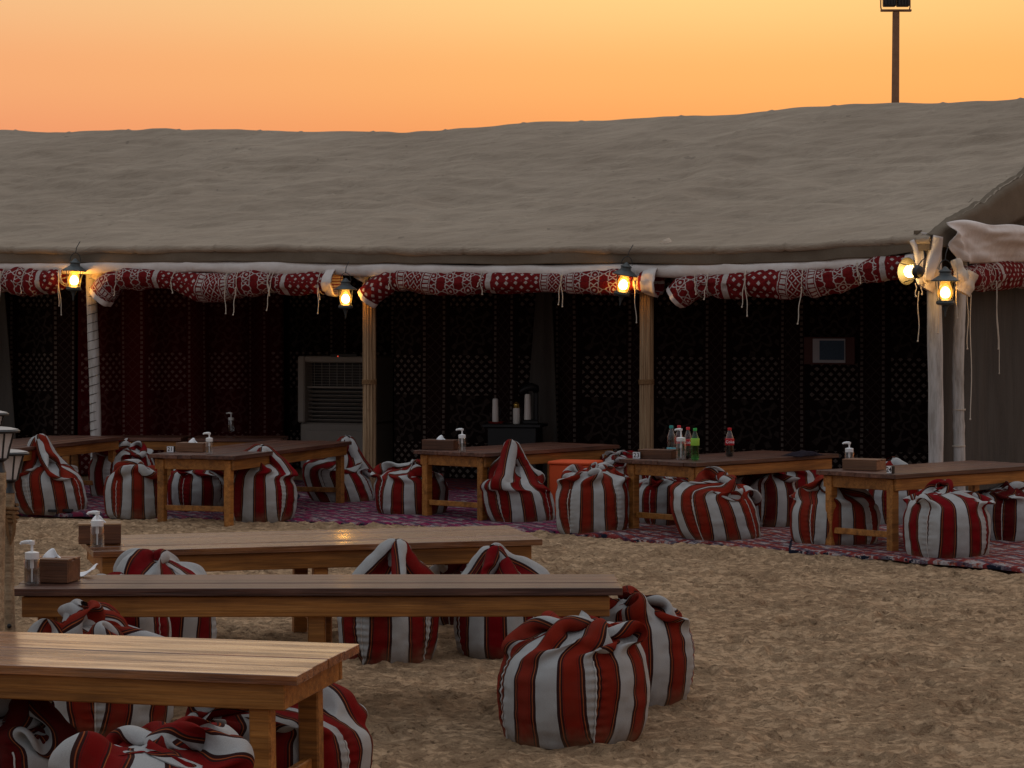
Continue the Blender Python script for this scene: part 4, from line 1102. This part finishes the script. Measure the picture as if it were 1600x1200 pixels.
    for st in range(steps):
        prev = P.copy()
        Vv[..., 2] -= 9.8*dt*.6
        Vv *= .955
        P = P+Vv*dt
        k_ = min(1.0, st/(steps*.55)); k_ = k_*k_*(3-2*k_)
        ct = c0*(1-k_)+tgt*k_
        for it in range(its):
            # around: even, odd
            con(P[0::2], P[1::2], dh, .9, .55)
            Q = np.roll(P, -1, 0); con(Q[0::2], Q[1::2], dh, .9, .55); P = np.roll(Q, 1, 0)
            con(P[:, 0:-1:2], P[:, 1::2], dv, .95, .6)
            con(P[:, 1:-1:2], P[:, 2::2], dv, .95, .6)
            # shear
            for sg in (1, -1):
                for o in (0, 1):
                    Q = np.roll(P, -sg, 0); A = P[:, o:-1:2]; Bq = Q[:, o+1::2]; m = min(A.shape[1], Bq.shape[1])
                    d = Bq[:, :m]-A[:, :m]; l = np.sqrt((d*d).sum(-1))+1e-9; e = l-diag[o::2][:m]
                    c = d*((.22*e/l)*.5)[..., None]
                    A[:, :m] += c; P[:, o+1::2][:, :m] -= np.roll(c, sg, 0)
            # bending: two and four apart
            for g, kb in ((2, .36), (4, .26), (7, .16)):
                Q = np.roll(P, -g, 0); d = Q-P; l = np.sqrt((d*d).sum(-1))+1e-9; e = np.minimum(l-g*dh*.97, 0); c = d*((kb*e/l)*.35)[..., None]
                P = P+c-np.roll(c, g, 0)
                A = P[:, :-g]; Bq = P[:, g:]; d = Bq-A; l = np.sqrt((d*d).sum(-1))+1e-9; e = np.minimum(l-g*dv*.97, 0); c = d*((kb*e/l)*.35)[..., None]
                P[:, :-g] += c; P[:, g:] -= c
            # the sewn base and the drawn mouth
            P[:, :kp] += (base-P[:, :kp])*wpin**1.5
            cen = P[:, -1].mean(0) if kind == 'drop' else ct
            d = P[:, -1]-cen
            if kind == 'peak' and seam_flat is not None:
                e1 = np.array([math.cos(seam_flat), math.sin(seam_flat), 0])
                l1 = np.clip(d@e1, -tie*2.2, tie*2.2); P[:, -1] = cen+l1[:, None]*e1+.006*np.stack([-e1[1]*np.sin(a), e1[0]*np.sin(a), 0*a], -1)
            else:
                l = np.sqrt((d*d).sum(-1))+1e-9; P[:, -1] = cen+d*np.minimum(1, tie/l)[:, None]
            P0 = P; P, ins = body(P)
            P = np.where(ins[..., None], P-fric*np.where(ins[..., None], P-prev-nrm(P, P-prev), 0), P)
            P[..., 2] = np.maximum(P[..., 2], 0)
        Vv = (P-prev)/dt
        Vv[ins] *= .35
        sp = np.sqrt((Vv*Vv).sum(-1)); Vv *= np.minimum(1, 1.6/np.maximum(sp, 1e-6))[..., None]
    return P

REDS = {'o': (.245, .021, .010), 'r': (.21, .009, .008), 'c': (.205, .005, .008), 'd': (.10, .006, .006)}  # the last red has shade painted in, for bags standing in the dark
def up2(P):                       # twice as many rows and columns, cubic
    def mid(A, B, C, D): return (9*(B+C)-A-D)/16
    R1 = np.roll(P, 1, 0); R2 = np.roll(P, -1, 0); R3 = np.roll(P, -2, 0)
    Q = np.empty((P.shape[0]*2, P.shape[1], 3)); Q[0::2] = P; Q[1::2] = mid(R1, P, R2, R3)
    E = np.concatenate([2*Q[:, :1]-Q[:, 1:2], Q, 2*Q[:, -1:]-Q[:, -2:-1]], 1)
    O = np.empty((Q.shape[0], Q.shape[1]*2-1, 3)); O[:, 0::2] = Q; O[:, 1::2] = mid(E[:, :-3], E[:, 1:-2], E[:, 2:-1], E[:, 3:])
    return O
def bean_bag(px, d, w, Hb, kind, label, red='r', phase=0.0, rot=0.0, seed=1, panels=4, fine=1, dx=0.0, top=(0, 0, .4), slack=.12, lop=None, **kw):
    Rm = w/2
    kw.setdefault('n_exp', 2.15+.55*np.random.RandomState(seed+40).rand()); P = sim_bag(w, Hb, kind, top=top, slack=slack, seed=seed, **kw)
    sw = P[1:-1, :]; P[:, 1:-1] = .5*P[:, 1:-1]+.25*(P[:, :-2]+P[:, 2:])     # take the grid noise out
    P = .5*P+.25*(np.roll(P, 1, 0)+np.roll(P, -1, 0))
    for _ in range(fine): P = up2(P)
    NA, NR, _3 = P.shape
    dl = np.linalg.norm(np.diff(P, axis=1), axis=-1).mean(0); sl = np.concatenate([[0], np.cumsum(dl)])
    a = np.arange(NA)*2*PI/NA
    du = np.roll(P, -1, 0)-np.roll(P, 1, 0); dvv = np.gradient(P, axis=1); N = np.cross(du, dvv); N /= np.linalg.norm(N, axis=-1)[..., None]+1e-9
    pc = 2*PI/panels; ap = ((a-rot+pc/2) % pc)-pc/2; ds = ((pc/2-np.abs(ap))*Rm)[:, None]
    side = (1-sst(.75*Hb, 1.0*Hb, sl))[None, :]*sst(0, .04, sl)[None, :]
    A2 = (a*Rm)[:, None]; S2 = sl[None, :]
    w1 = .0035*vn(A2*9, S2*24, 1, seed+3)+.0022*vn(A2*26, S2*16, 1, seed+5)+.008*vn(A2*4.5, S2*6, 1, seed+6)*side
    puck = np.exp(-(ds/.045)**2)*.0028*np.sin(S2*170+seed)*side-.007*np.exp(-(ds/.013)**2)*side-.004*np.exp(-(ds/.07)**2)*side
    P = P+N*(w1+puck)[..., None]
    lx, ly = lop if lop else (np.random.RandomState(seed+70).rand(2)-.5)*.16
    P[..., 2] *= 1+(lx*P[..., 0]+ly*P[..., 1])/Rm*sst(.1, .9, P[..., 2]/Hb)
    P[..., 2] -= .010
    # stripes: straight down each panel, cut off by its seams below
    g = np.interp(sl/Hb, [0, .12, .32, .55], [.74, .87, .965, 1.0])
    ii, jj = [q.ravel() for q in np.meshgrid(np.arange(NA), np.arange(NR-1), indexing='ij')]
    q = np.stack([ii*NR+jj, ((ii+1) % NA)*NR+jj, ((ii+1) % NA)*NR+jj+1, ii*NR+jj+1], -1)
    da_ = 2*PI/NA; pid = np.floor((a[ii]+da_/2-rot+pc/2)/pc); mid_ = rot+pid*pc
    rs = np.random.RandomState(seed); offs = np.floor(rs.rand(panels+2)*3)*.035+phase
    uv = np.stack([np.stack([(a[ii]+k*da_-mid_)*Rm*g[jj+m]+offs[pid.astype(int) % panels], sl[jj+m]], -1) for k, m in ((0, 0), (1, 0), (1, 1), (0, 1))], 1)
    rt = obj('bean_bag', quads_mesh('bean_bag', P.reshape(-1, 3), q, uv.reshape(-1, 2)), M['bag_stripes'])
    rt.location = (at(px, d)+dx, d, 0); rt.color = (*REDS[red], 1)
    tag(rt, label, 'bean bag', 'striped bean bag seats')
    jt = int(np.argmax(sl > .80*Hb))
    for p_ in range(panels):
        an = (rot+pc/2+p_*pc) % (2*PI); kk = int(round(an/da_)) % NA
        if math.sin(an) > .55: continue     # the far side
        mb = MB(); mb.tube([Vector(x_+.002*n_) for x_, n_ in zip(P[kk, 2:jt:2], N[kk, 2:jt:2])], .0036, 5); mb.build('piping', M['piping'], rt)
    return rt
def dd(py): return F*EYE/(py-500)
B = bean_bag
# foreground, left to right
B(232, 7.60, .64, .41, 'crater', 'front striped bean bag with a folded top, cut off by the bottom edge', 'r', .02, .4, seed=11, top=(.04, .02, .39), slack=.22, fine=2)
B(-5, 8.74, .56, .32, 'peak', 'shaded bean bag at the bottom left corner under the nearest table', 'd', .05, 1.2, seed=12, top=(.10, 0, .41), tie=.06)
B(436, 9.06, .66, .31, 'crater', 'low bean bag slumped behind the legs of the nearest table', 'r', .03, .2, seed=13, top=(-.10, 0, .27), slack=.12, fine=2)
B(155, 10.34, .63, .45, 'crater', 'bean bag with a tall folded top between the nearest table and the napkin table', 'o', .0, .9, seed=14, top=(-.04, -.02, .50), slack=.24, tie=.05, fine=2)
B(893, 10.22, .63, .465, 'crater', 'bean bag standing clear in front of the right end of the napkin table', 'o', .045, -2.05, seed=15, top=(.06, -.03, .43), slack=.03, sh=.55, fine=2, lop=(.07, .03), n_exp=2.35)
B(982, 11.16, .58, .45, 'drop', 'bean bag half hidden behind the front one at the napkin table end', 'o', .01, -.9, seed=16, slack=.14, imp=(.3, -.3), fine=2)
B(605, 12.52, .50, .42, 'peak', 'bean bag with a tall pale peak between the two long tables', 'r', .145, -1.3, seed=17, top=(.05, 0, .60), tie=.018, slack=-.05, sh=.93, fine=2)
B(797, 12.78, .58, .40, 'peak', 'bean bag with a small peak behind the right half of the napkin table', 'c', .0, -1.9, seed=18, top=(-.09, 0, .545), tie=.02, slack=0.0, sh=.85)
B(180, 11.66, .54, .47, 'crater', 'rounded bean bag top behind the tissue box of the napkin table', 'c', .04, .3, seed=19, top=(-.02, 0, .47), slack=.14)
B(250, 12.24, .54, .53, 'drop', 'bean bag beside the rounded one, behind the napkin table at left', 'c', .10, .8, seed=20, slack=.03, imp=(-.3, .3))
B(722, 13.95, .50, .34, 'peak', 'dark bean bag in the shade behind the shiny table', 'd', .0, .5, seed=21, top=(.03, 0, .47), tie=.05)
# along the rugs, left to right
B(84, 22.15, .66, .44, 'peak', 'leftmost bean bag, with its peak leaning left, at the left edge of the rugs', 'o', .03, -1.2, seed=31, top=(-.13, 0, .69), lean=(-.20, 0), tie=.025, slack=-.03, sh=.85)
B(191, 24.1, .64, .50, 'drop', 'bean bag standing behind the two leftmost ones', 'c', .07, -1.0, seed=32, slack=.2, imp=(.3, -.2))
B(213, 21.68, .54, .43, 'drop', 'small bean bag touching the left leg of the table with the number tile', 'o', .05, -1.4, seed=33, slack=.22, imp=(.1, -.3))
B(308, 22.3, .50, .40, 'crater', 'bean bag sitting in the shade under the table with the number tile', 'c', .02, -1.2, seed=34, top=(0, 0, .38))
B(407, 21.28, .60, .50, 'peak', 'round bean bag with a knotted top right of the table with the number tile', 'c', .0, -1.57, seed=35, top=(.02, 0, .63), tie=.028, slack=.03, sh=.75, n_exp=2.1)
B(538, 23.3, .64, .40, 'peak', 'tilted bean bag with a white pointed tip left of the left reed pole', 'c', .09, -1.1, seed=36, top=(.03, 0, .62), lean=(-.36, 0), tie=.025, slack=.04, sh=.7)
B(642, 21.75, .66, .41, 'crater', 'bean bag behind the left leg of the table between the reed poles', 'r', .03, -1.75, seed=37, top=(.05, 0, .43), slack=.17)
B(816, 20.98, .62, .40, 'peak', 'bean bag with a tall red peak right of the table between the reed poles', 'r', .02, -1.3, seed=38, top=(-.09, 0, .69), lean=(-.20, 0), tie=.024, slack=-.02, sh=.88)
B(926, 20.0, .58, .50, 'crater', 'bean bag with a wide red front left of the soda table legs', 'o', .08, -1.57, seed=39, top=(.04, .03, .50), slack=.15)
B(968, 22.2, .56, .50, 'drop', 'bean bag mostly hidden behind the corner of the soda table', 'c', .04, -1.2, seed=40, slack=.2, imp=(.2, 0))
B(1046, 20.75, .56, .41, 'crater', 'bean bag under the soda table seen between its front legs', 'r', .06, -1.5, seed=41, top=(0, 0, .40))
B(1128, 19.35, .66, .46, 'crater', 'leaning bean bag in front of the soda table', 'o', .01, -1.35, seed=42, top=(.0, .02, .47), lean=(-.27, 0), slack=.20)
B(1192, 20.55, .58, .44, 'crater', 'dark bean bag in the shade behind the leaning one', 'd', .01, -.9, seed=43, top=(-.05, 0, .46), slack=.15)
B(1240, 22.1, .60, .47, 'crater', 'bean bag on the far side of the soda table', 'c', .03, -1.3, seed=44, top=(0, 0, .45))
B(1306, 18.82, .66, .43, 'peak', 'bean bag squeezed behind the left legs of the right edge table', 'o', .05, -1.55, seed=45, top=(-.08, 0, .50), slack=.06, sh=.7)
B(1480, 17.78, .63, .49, 'crater', 'bean bag standing at the right edge table, with broad stripes and a pinched top', 'c', .07, -1.45, seed=46, top=(-.02, .02, .52), slack=.14)
B(1578, 18.95, .56, .43, 'crater', 'dark red bean bag behind the right edge table, at the frame edge', 'd', .02, -1.2, seed=47, top=(0, 0, .42))
B(1400, 20.6, .52, .48, 'peak', 'bean bag with a pale tip behind the right edge table', 'r', .05, -1.2, seed=48, top=(-.05, 0, .56))

# ------------------------------------------------------------------ things on the tables
TZ = .552
def on_table(px, py, z=TZ): d = F*(EYE-z)/(py-500); return at(px, d), d
def pump_bottle(px, py, label, h=.19, r=.033, turn=PI, z=TZ, level=.55):
    x, y = on_table(px, py, z)
    rt = empty('pump_bottle', (x, y, z), turn, label, 'pump bottle', 'clear hand sanitiser pump bottles')
    hb = h*.60
    mb = MB(); mb.lathe([(.001, .001), (r*.94, .001), (r, .006), (r, hb*.88), (r*.9, hb*.96), (r*.62, hb)], 20); mb.build('bottle', M['clear_plastic'], rt)
    mb = MB(); mb.lathe([(.001, .004), (r*.9, .004), (r*.93, .008), (r*.93, hb*level), (.001, hb*level+.001)], 18); mb.build('gel', M['gel'], rt)
    mb = MB(); mb.lathe([(r*.86, hb-.004), (r*.88, hb), (r*.88, hb+.024), (r*.5, hb+.028), (.006, hb+.03), (.006, h-.022), (.012, h-.02), (.013, h-.004), (.001, h-.002)], 18)
    mb.tube([(0, 0, h-.010), (.022, 0, h-.009), (.045, 0, h-.012), (.05, 0, h-.019)], [.010, .009, .007, .006], 8)
    mb.build('pump', M['white_plastic'], rt)
    mb = MB(); mb.tube([(0, 0, .012), (0, 0, hb*.55), (0, 0, hb)], .004, 6); mb.tube([(0, 0, hb*.62), (0, 0, hb)], .008, 8); mb.build('straw', M['white_plastic'], rt)
def tissue_box(px, py, w, dpt, h, yaw, mat, label, tissue=True, z=TZ, lid=None):
    x, y = on_table(px, py, z)
    rt = empty('tissue_box', (x, y+dpt/2, z), yaw, label, 'tissue box', 'wooden tissue boxes on the tables')
    t = .012
    for nm, c, s in (('side_board', (0, -dpt/2+t/2, h/2-.005), (w, t, h-.011)), ('side_board', (0, dpt/2-t/2, h/2-.005), (w, t, h-.011)), ('end_board', (-w/2+t/2, 0, h/2-.005), (t, dpt-2*t-.001, h-.012)), ('end_board', (w/2-t/2, 0, h/2-.005), (t, dpt-2*t-.001, h-.012))):
        mb = MB(); mb.box(c, s, bev=.002); mb.build(nm, M[mat], rt, False)
    for s in (-1, 1):
        mb = MB(); mb.box((0, s*(dpt/4+.006), h-.005), (w+.004, dpt/2-.014, .010), bev=.002); mb.build('lid_board', M[lid or mat], rt, False)
    if tissue:
        n = 9; a, b = np.meshgrid(np.linspace(-1, 1, n), np.linspace(0, 1, 6), indexing='ij')
        X = a*.055*(1-.3*b); Y = .012*np.sin(a*4+b*3)+.02*b; Z = h-.012+b*(.028+.022*np.cos(a*2.2+.6))
        o = obj('tissue', grid_mesh('tissue', X, Y, Z), M['paper'], rt); md = o.modifiers.new('t', 'SOLIDIFY'); md.thickness = .0015
    return rt
def text_mesh(body, size, name, mat):
    cu = bpy.data.curves.new(name, 'FONT'); cu.body = body; cu.size = size; cu.align_x = 'CENTER'; cu.align_y = 'CENTER'; cu.extrude = .0006; cu.offset = size*.006
    tmp = bpy.data.objects.new('tmp', cu); me = bpy.data.meshes.new_from_object(tmp); bpy.data.objects.remove(tmp); bpy.data.curves.remove(cu)
    me.name = name; me.materials.append(M[mat]); return me
def number_tile(px, py, num, w, h, yaw, label, z=TZ):
    x, y = on_table(px, py, z)
    rt = empty('number_block', (x, y+.02, z), yaw, label, 'table number', 'number blocks on the tables')
    mb = MB(); mb.box((0, .012, h/2), (w, .036, h), bev=.002); mb.build('block', M['black'], rt)
    mb = MB(); mb.box((0, -.0085, h/2), (w-.004, .004, h-.004)); mb.build('plate', M['paper'], rt)
    o = obj('digits', text_mesh(num, h*.92, 'digits', 'ink'), None, rt); o.rotation_euler = (PI/2, 0, 0); o.location = (0, -.0115, h/2)
# napkin table (nearest with items)
tissue_box(77, 911, .20, .15, .105, R(-12), 'box_wood', 'wooden tissue box on the left end of the napkin table', True, lid='box_brown')
pump_bottle(50, 914, 'tall pump bottle in front of the tissue box on the napkin table', .195, .035, PI)
def napkin():
    x, y = on_table(128, 901); n = 16
    a, b = np.meshgrid(np.linspace(-1, 1, n), np.linspace(-1, 1, 10), indexing='ij')
    X = a*.055+.01*b; Y = b*.05; Z = .006+.045*np.clip(a*.6+.25+.25*b, 0, 1)**1.5+.004*np.sin(a*5+b*4)
    o = obj('napkin', grid_mesh('napkin', X, Y, Z), M['paper']); o.location = (x, y, TZ); md = o.modifiers.new('t', 'SOLIDIFY'); md.thickness = .003
    tag(o, 'crumpled white napkin lying right of the tissue box', 'napkin')
napkin()
# shiny table
tissue_box(152, 850, .215, .15, .105, R(10), 'box_wood', 'dark wooden tissue box on the left end of the shiny table', True, lid='box_light')
pump_bottle(152, 855, 'pump bottle in front of the dark tissue box on the shiny table', .185, .036, PI)
TB = .587
# tables along the tent
tissue_box(300, 706, .25, .16, .075, R(-18), 'box_brown', 'red-brown tissue box left of the pump bottle at the number tile', True, z=TB)
pump_bottle(327, 710, 'pump bottle on the near end of the table with the number tile', .185, .033, PI, z=TB)
number_tile(266, 707, '21', .062, .052, R(-15), 'white tile numbered 21 left of the red-brown tissue box', z=TB)
tissue_box(689, 703, .29, .17, .085, R(-20), 'box_wood', 'dark tissue box on the table between the reed poles', True, z=TB)
pump_bottle(722, 706, 'pump bottle on the table between the reed poles', .20, .035, PI, z=TB)
tissue_box(1029, 717, .28, .17, .072, R(-22), 'box_wood', 'dark tissue box on the soda table between number 23 and the bottles', False, z=TB)
number_tile(995, 717, '23', .062, .055, R(-14), 'white tile numbered 23 on the corner of the soda table', z=TB)
pump_bottle(1064, 718, 'clear pump bottle among the soda bottles', .25, .042, PI*.9, level=.1, z=TB)
tissue_box(1353, 735, .27, .19, .080, R(-30), 'box_brown', 'plain brown tissue box on the right edge table', False, z=TB)
pump_bottle(1327, 729, 'pump bottle half hidden behind the plain brown tissue box', .19, .036, PI, z=TB)
number_tile(1391, 740, '24', .045, .055, R(-48), 'small white tile numbered 24 beside the plain brown tissue box', z=TB)
pump_bottle(361, 674.5, 'lone pump bottle on the dark table in the shade', .21, .036, PI, z=.502)
def soda(px, py, h, r, label, cap, lab, liquid, level, group=None, text=False, body='clear_plastic'):
    x, y = on_table(px, py, TB)
    rt = empty('soda_bottle', (x, y, TB), 0, label, 'bottle', group)
    pr = [(.001, .004), (r*.7, .001), (r*.95, .012), (r, .03), (r*.94, h*.36), (r*1.0, h*.46), (r*1.0, h*.62), (r*.85, h*.72), (r*.55, h*.83), (r*.40, h*.90), (r*.38, h*.92)]
    mb = MB(); mb.lathe(pr, 18); mb.build('bottle', M[body], rt)
    if liquid:
        p2 = []
        for q, z in pr:
            if z < h*level: p2.append((max(q-.002, .001), z+.002))
        p2.append((p2[-1][0], h*level)); p2.append((.001, h*level+.001)); mb = MB(); mb.lathe(p2, 16); mb.build('liquid', M[liquid], rt)
    mb = MB(); mb.lathe([(r*.42, h*.91), (r*.46, h*.915), (r*.46, h*.99), (r*.40, h), (.001, h)], 14); mb.build('bottle_cap', M[cap], rt)
    if lab:
        z0, z1 = lab[1], lab[2]; mb = MB(); mb.lathe([(r*1.03, h*z0), (r*1.05, h*(z0+.01)), (r*1.05, h*(z1-.01)), (r*1.03, h*z1)], 18); lb = mb.build('label', M[lab[0]], rt)
        if text:
            o = obj('lettering', text_mesh('Coke', h*.135, 'lettering', 'paper'), None, lb); o.data.transform(Matrix.Shear('XZ', 4, (.25, 0)) if False else Matrix.Identity(4)); o.rotation_euler = (PI/2, 0, 0); o.location = (0, -r*1.05-.002, h*(z0+z1)/2)
G = 'plastic drink bottles on the soda table'
soda(1049, 714, .255, .037, 'water bottle with a teal cap behind the dark tissue box', 'cap_teal', ('label_teal', .14, .30), 'gel', .3, G)
soda(1061, 713.5, .255, .034, 'red-capped bottle hidden behind the clear pump bottle', 'cap_red', ('label_red', .42, .62), 'cola', .2, G)
soda(1075, 717, .255, .033, 'red-capped cola bottle between the pump bottle and the green one', 'cap_red', ('label_red', .42, .62), 'cola', .18, G, True)
soda(1086, 719, .255, .034, 'green-capped bottle of pale green soda', 'cap_green', ('label_green', .46, .68), None, 0, G, False, 'green_plastic')
soda(1140, 713.5, .235, .036, 'half-full cola bottle standing alone on the soda table', 'cap_red', ('label_red', .40, .63), 'cola', .60, G, True)
def folded_cloth():
    d = F*(EYE-.55)/(709-500); mb = MB(); x = at(1258, d+.4)
    n = 30; a, b = np.meshgrid(np.linspace(-1, 1, n), np.linspace(-1, 1, 14), indexing='ij')
    Z = .03*np.maximum(0, 1-np.abs(a)**3)*np.maximum(0, 1-b**4)*(1+.5*vn(a*3, b*3, 1, 91))+.002
    o = obj('folded_cloth', grid_mesh('folded_cloth', a*.17, b*.10, Z), M['purple']); o.location = (at(1255, 20.5), 20.5, TB); o.rotation_euler = (0, 0, R(46)); md = o.modifiers.new('t', 'SOLIDIFY'); md.thickness = .003
    tag(o, 'dark purple cloth lying on the far end of the soda table', 'cloth')
folded_cloth()
def sandals():
    d = dd(803); x = at(90, d)
    for k, (dx, dy, a) in enumerate(((-.05, 0, .5), (.05, .05, .9))):
        rt = empty('sandal', (x+dx, d+dy, .022), a, ('left' if k == 0 else 'right')+' one of the black sandals beside the leftmost bean bag', 'sandal', 'pair of black sandals')
        mb = MB(); n = 14; pts = [(.042*(1+.2*math.sin(t*2))*math.cos(t), .11*math.sin(t)) for t in np.linspace(0, 2*PI, n, endpoint=False)]
        mb.add([(p[0], p[1], z) for z in (0, .02) for p in pts], [tuple(range(n))[::-1], tuple(range(n, 2*n))]+[(i, (i+1) % n, n+(i+1) % n, n+i) for i in range(n)]); mb.build('sole', M['black'], rt)
        mb = MB(); mb.tube([(-.045, .03, .015), (-.03, .035, .05), (0, .04, .06), (.03, .035, .05), (.045, .03, .015)], .011, 6); mb.build('strap', M['black'], rt)
sandals()

# ------------------------------------------------------------------ posts with garden lamps at the left edge
def post(px, d, ztop, r, label, seed):
    rt = empty('wooden_post', (at(px, d), d, 0), 0, label, 'post', 'round wooden posts at the left edge')
    mb = MB(); n = 26; pts = []; rad = []
    for i in range(n+1):
        f = i/n; pts.append((.006*math.sin(f*5+seed), 0, -.05+f*(ztop+.05))); rad.append(r*(1.04-.08*f+.02*math.sin(f*17+seed)))
    mb.tube(pts, rad, 16); mb.build('post_shaft', M['post_wood'], rt)
    mb = MB(); mb.sphere((-.0, -r*1.0, ztop-.55), .010, 6); mb.build('bolt', M['black'], rt)
    return rt
def garden_lamp(px, d, zb, s, label):
    rt = empty('garden_lamp', (at(px, d), d, zb), 0, label, 'garden lamp', 'small garden lamps on the wooden posts')
    rt.scale = (s, s, s)
    mb = MB(); mb.lathe([(.03, 0), (.026, .01), (.018, .03), (.018, .05), (.036, .062), (.036, .068), (.001, .07)], 12); mb.build('lamp_base', M['black_metal'], rt)
    mb = MB(); mb.lathe([(.031, .069), (.042, .12), (.056, .17), (.062, .19), (.001, .192)], 6); mb.build('lamp_glass', M['frost'], rt, False)
    for k in range(6):
        a = k*PI/3; mb = MB(); mb.tube([(math.cos(a)*.036, math.sin(a)*.036, .066), (math.cos(a)*.047, math.sin(a)*.047, .12), (math.cos(a)*.067, math.sin(a)*.067, .192)], .0052, 6); mb.build('lamp_bar', M['black_metal'], rt)
    mb = MB(); mb.lathe([(.066, .188), (.095, .192), (.097, .20), (.088, .206), (.04, .216), (.001, .22)], 18); mb.build('lamp_roof', M['black_metal'], rt)
    mb = MB(); mb.lathe([(.088, .2075), (.05, .2165), (.001, .2215)], 18); mb.build('lamp_cap', M['piping'], rt)
post(16, 10.35, hz(770, 10.35), .022, 'thin wooden post with rope wound round it', 1)
post(-4, 10.1, hz(738, 10.1), .034, 'wooden post at the very left frame edge', 2)
post(-16, 10.7, hz(705, 10.7), .03, 'wooden post just outside the left frame edge', 3)
garden_lamp(16, 10.35, hz(770, 10.35), .82, 'lowest garden lamp, on the thin roped post')
garden_lamp(0, 10.1, hz(738, 10.1), .84, 'middle garden lamp, on the post at the frame edge')
garden_lamp(-14, 10.7, hz(705, 10.7), .80, 'topmost garden lamp, mostly cut off by the left edge')
def rope():
    d = 10.35; x0, x1 = at(-4, d), at(16, d); mb = MB(); z = hz(800, d)
    rt = empty('rope', (x1, d, z), 0, 'brown rope looped round the posts at the left edge', 'rope')
    pts = []
    for i in range(64):
        a = i*2*PI/16; pts.append((-.0+math.cos(a)*.030, math.sin(a)*.030, .03-.035*i/32))
    mb.tube(pts, .0075, 6); mb.build('coil', M['rope'], rt)
    mb = MB(); mb.tube([(.02, -.028, 0), (.024, -.03, -.04), (.02, -.03, -.09), (.008, -.032, -.13), (-.004, -.032, -.09), (-.01, -.032, -.03), (-.03, -.03, .02), (-.07, -.28, .03)], .0075, 6); mb.build('loop', M['rope'], rt)
rope()

# ------------------------------------------------------------------ floodlight mast behind the tent
def mast():
    d = 34.0; rt = empty('floodlight_mast', (at(1398, d), d, 0), 0, 'rusty floodlight mast rising behind the tent', 'light mast')
    k = d/F
    mb = MB(); zt = hz(19, d); mb.tube([(-2*k, 0, -.1), (-1*k, 0, 3.), (1*k, 0, zt*.8), (2*k, 0, zt)], [6.8*k, 6.4*k, 6.0*k, 5.5*k], 14); mb.build('mast_pole', M['rust'], rt)
    mb = MB(); mb.box((2*k, 0, hz(16.5, d)), (48*k, .06, 3.4*k), bev=.004); mb.build('cross_bar', M['rust'], rt)
    for i, cx in enumerate((-9, 12)):
        fl = empty('floodlight', (0, 0, 0)); fl.parent = rt
        mb = MB(); zc = hz(-3, d); mb.box((cx*k, -.04, zc), (20*k, .12, 28*k), bev=.012); o = mb.build('floodlight_housing', M['black_metal'], rt)
        bpy.data.objects.remove(fl)
        mb = MB()
        for j in range(4): mb.box((cx*k+(j-1.5)*4.6*k, -.112, zc), (1.6*k, .02, 24*k))
        mb.build('fin', M['black_metal'], o); 
    for sx in (-21, 23):
        mb = MB(); mb.tube([(sx*k, 0, hz(15, d)), (sx*k*1.04, 0, hz(11, d)), (sx*k*1.04, 0, hz(-16, d)), (sx*k*.9, 0, hz(-18, d))], 1.1*k, 6); mb.build('bracket', M['rust'], rt)
mast()
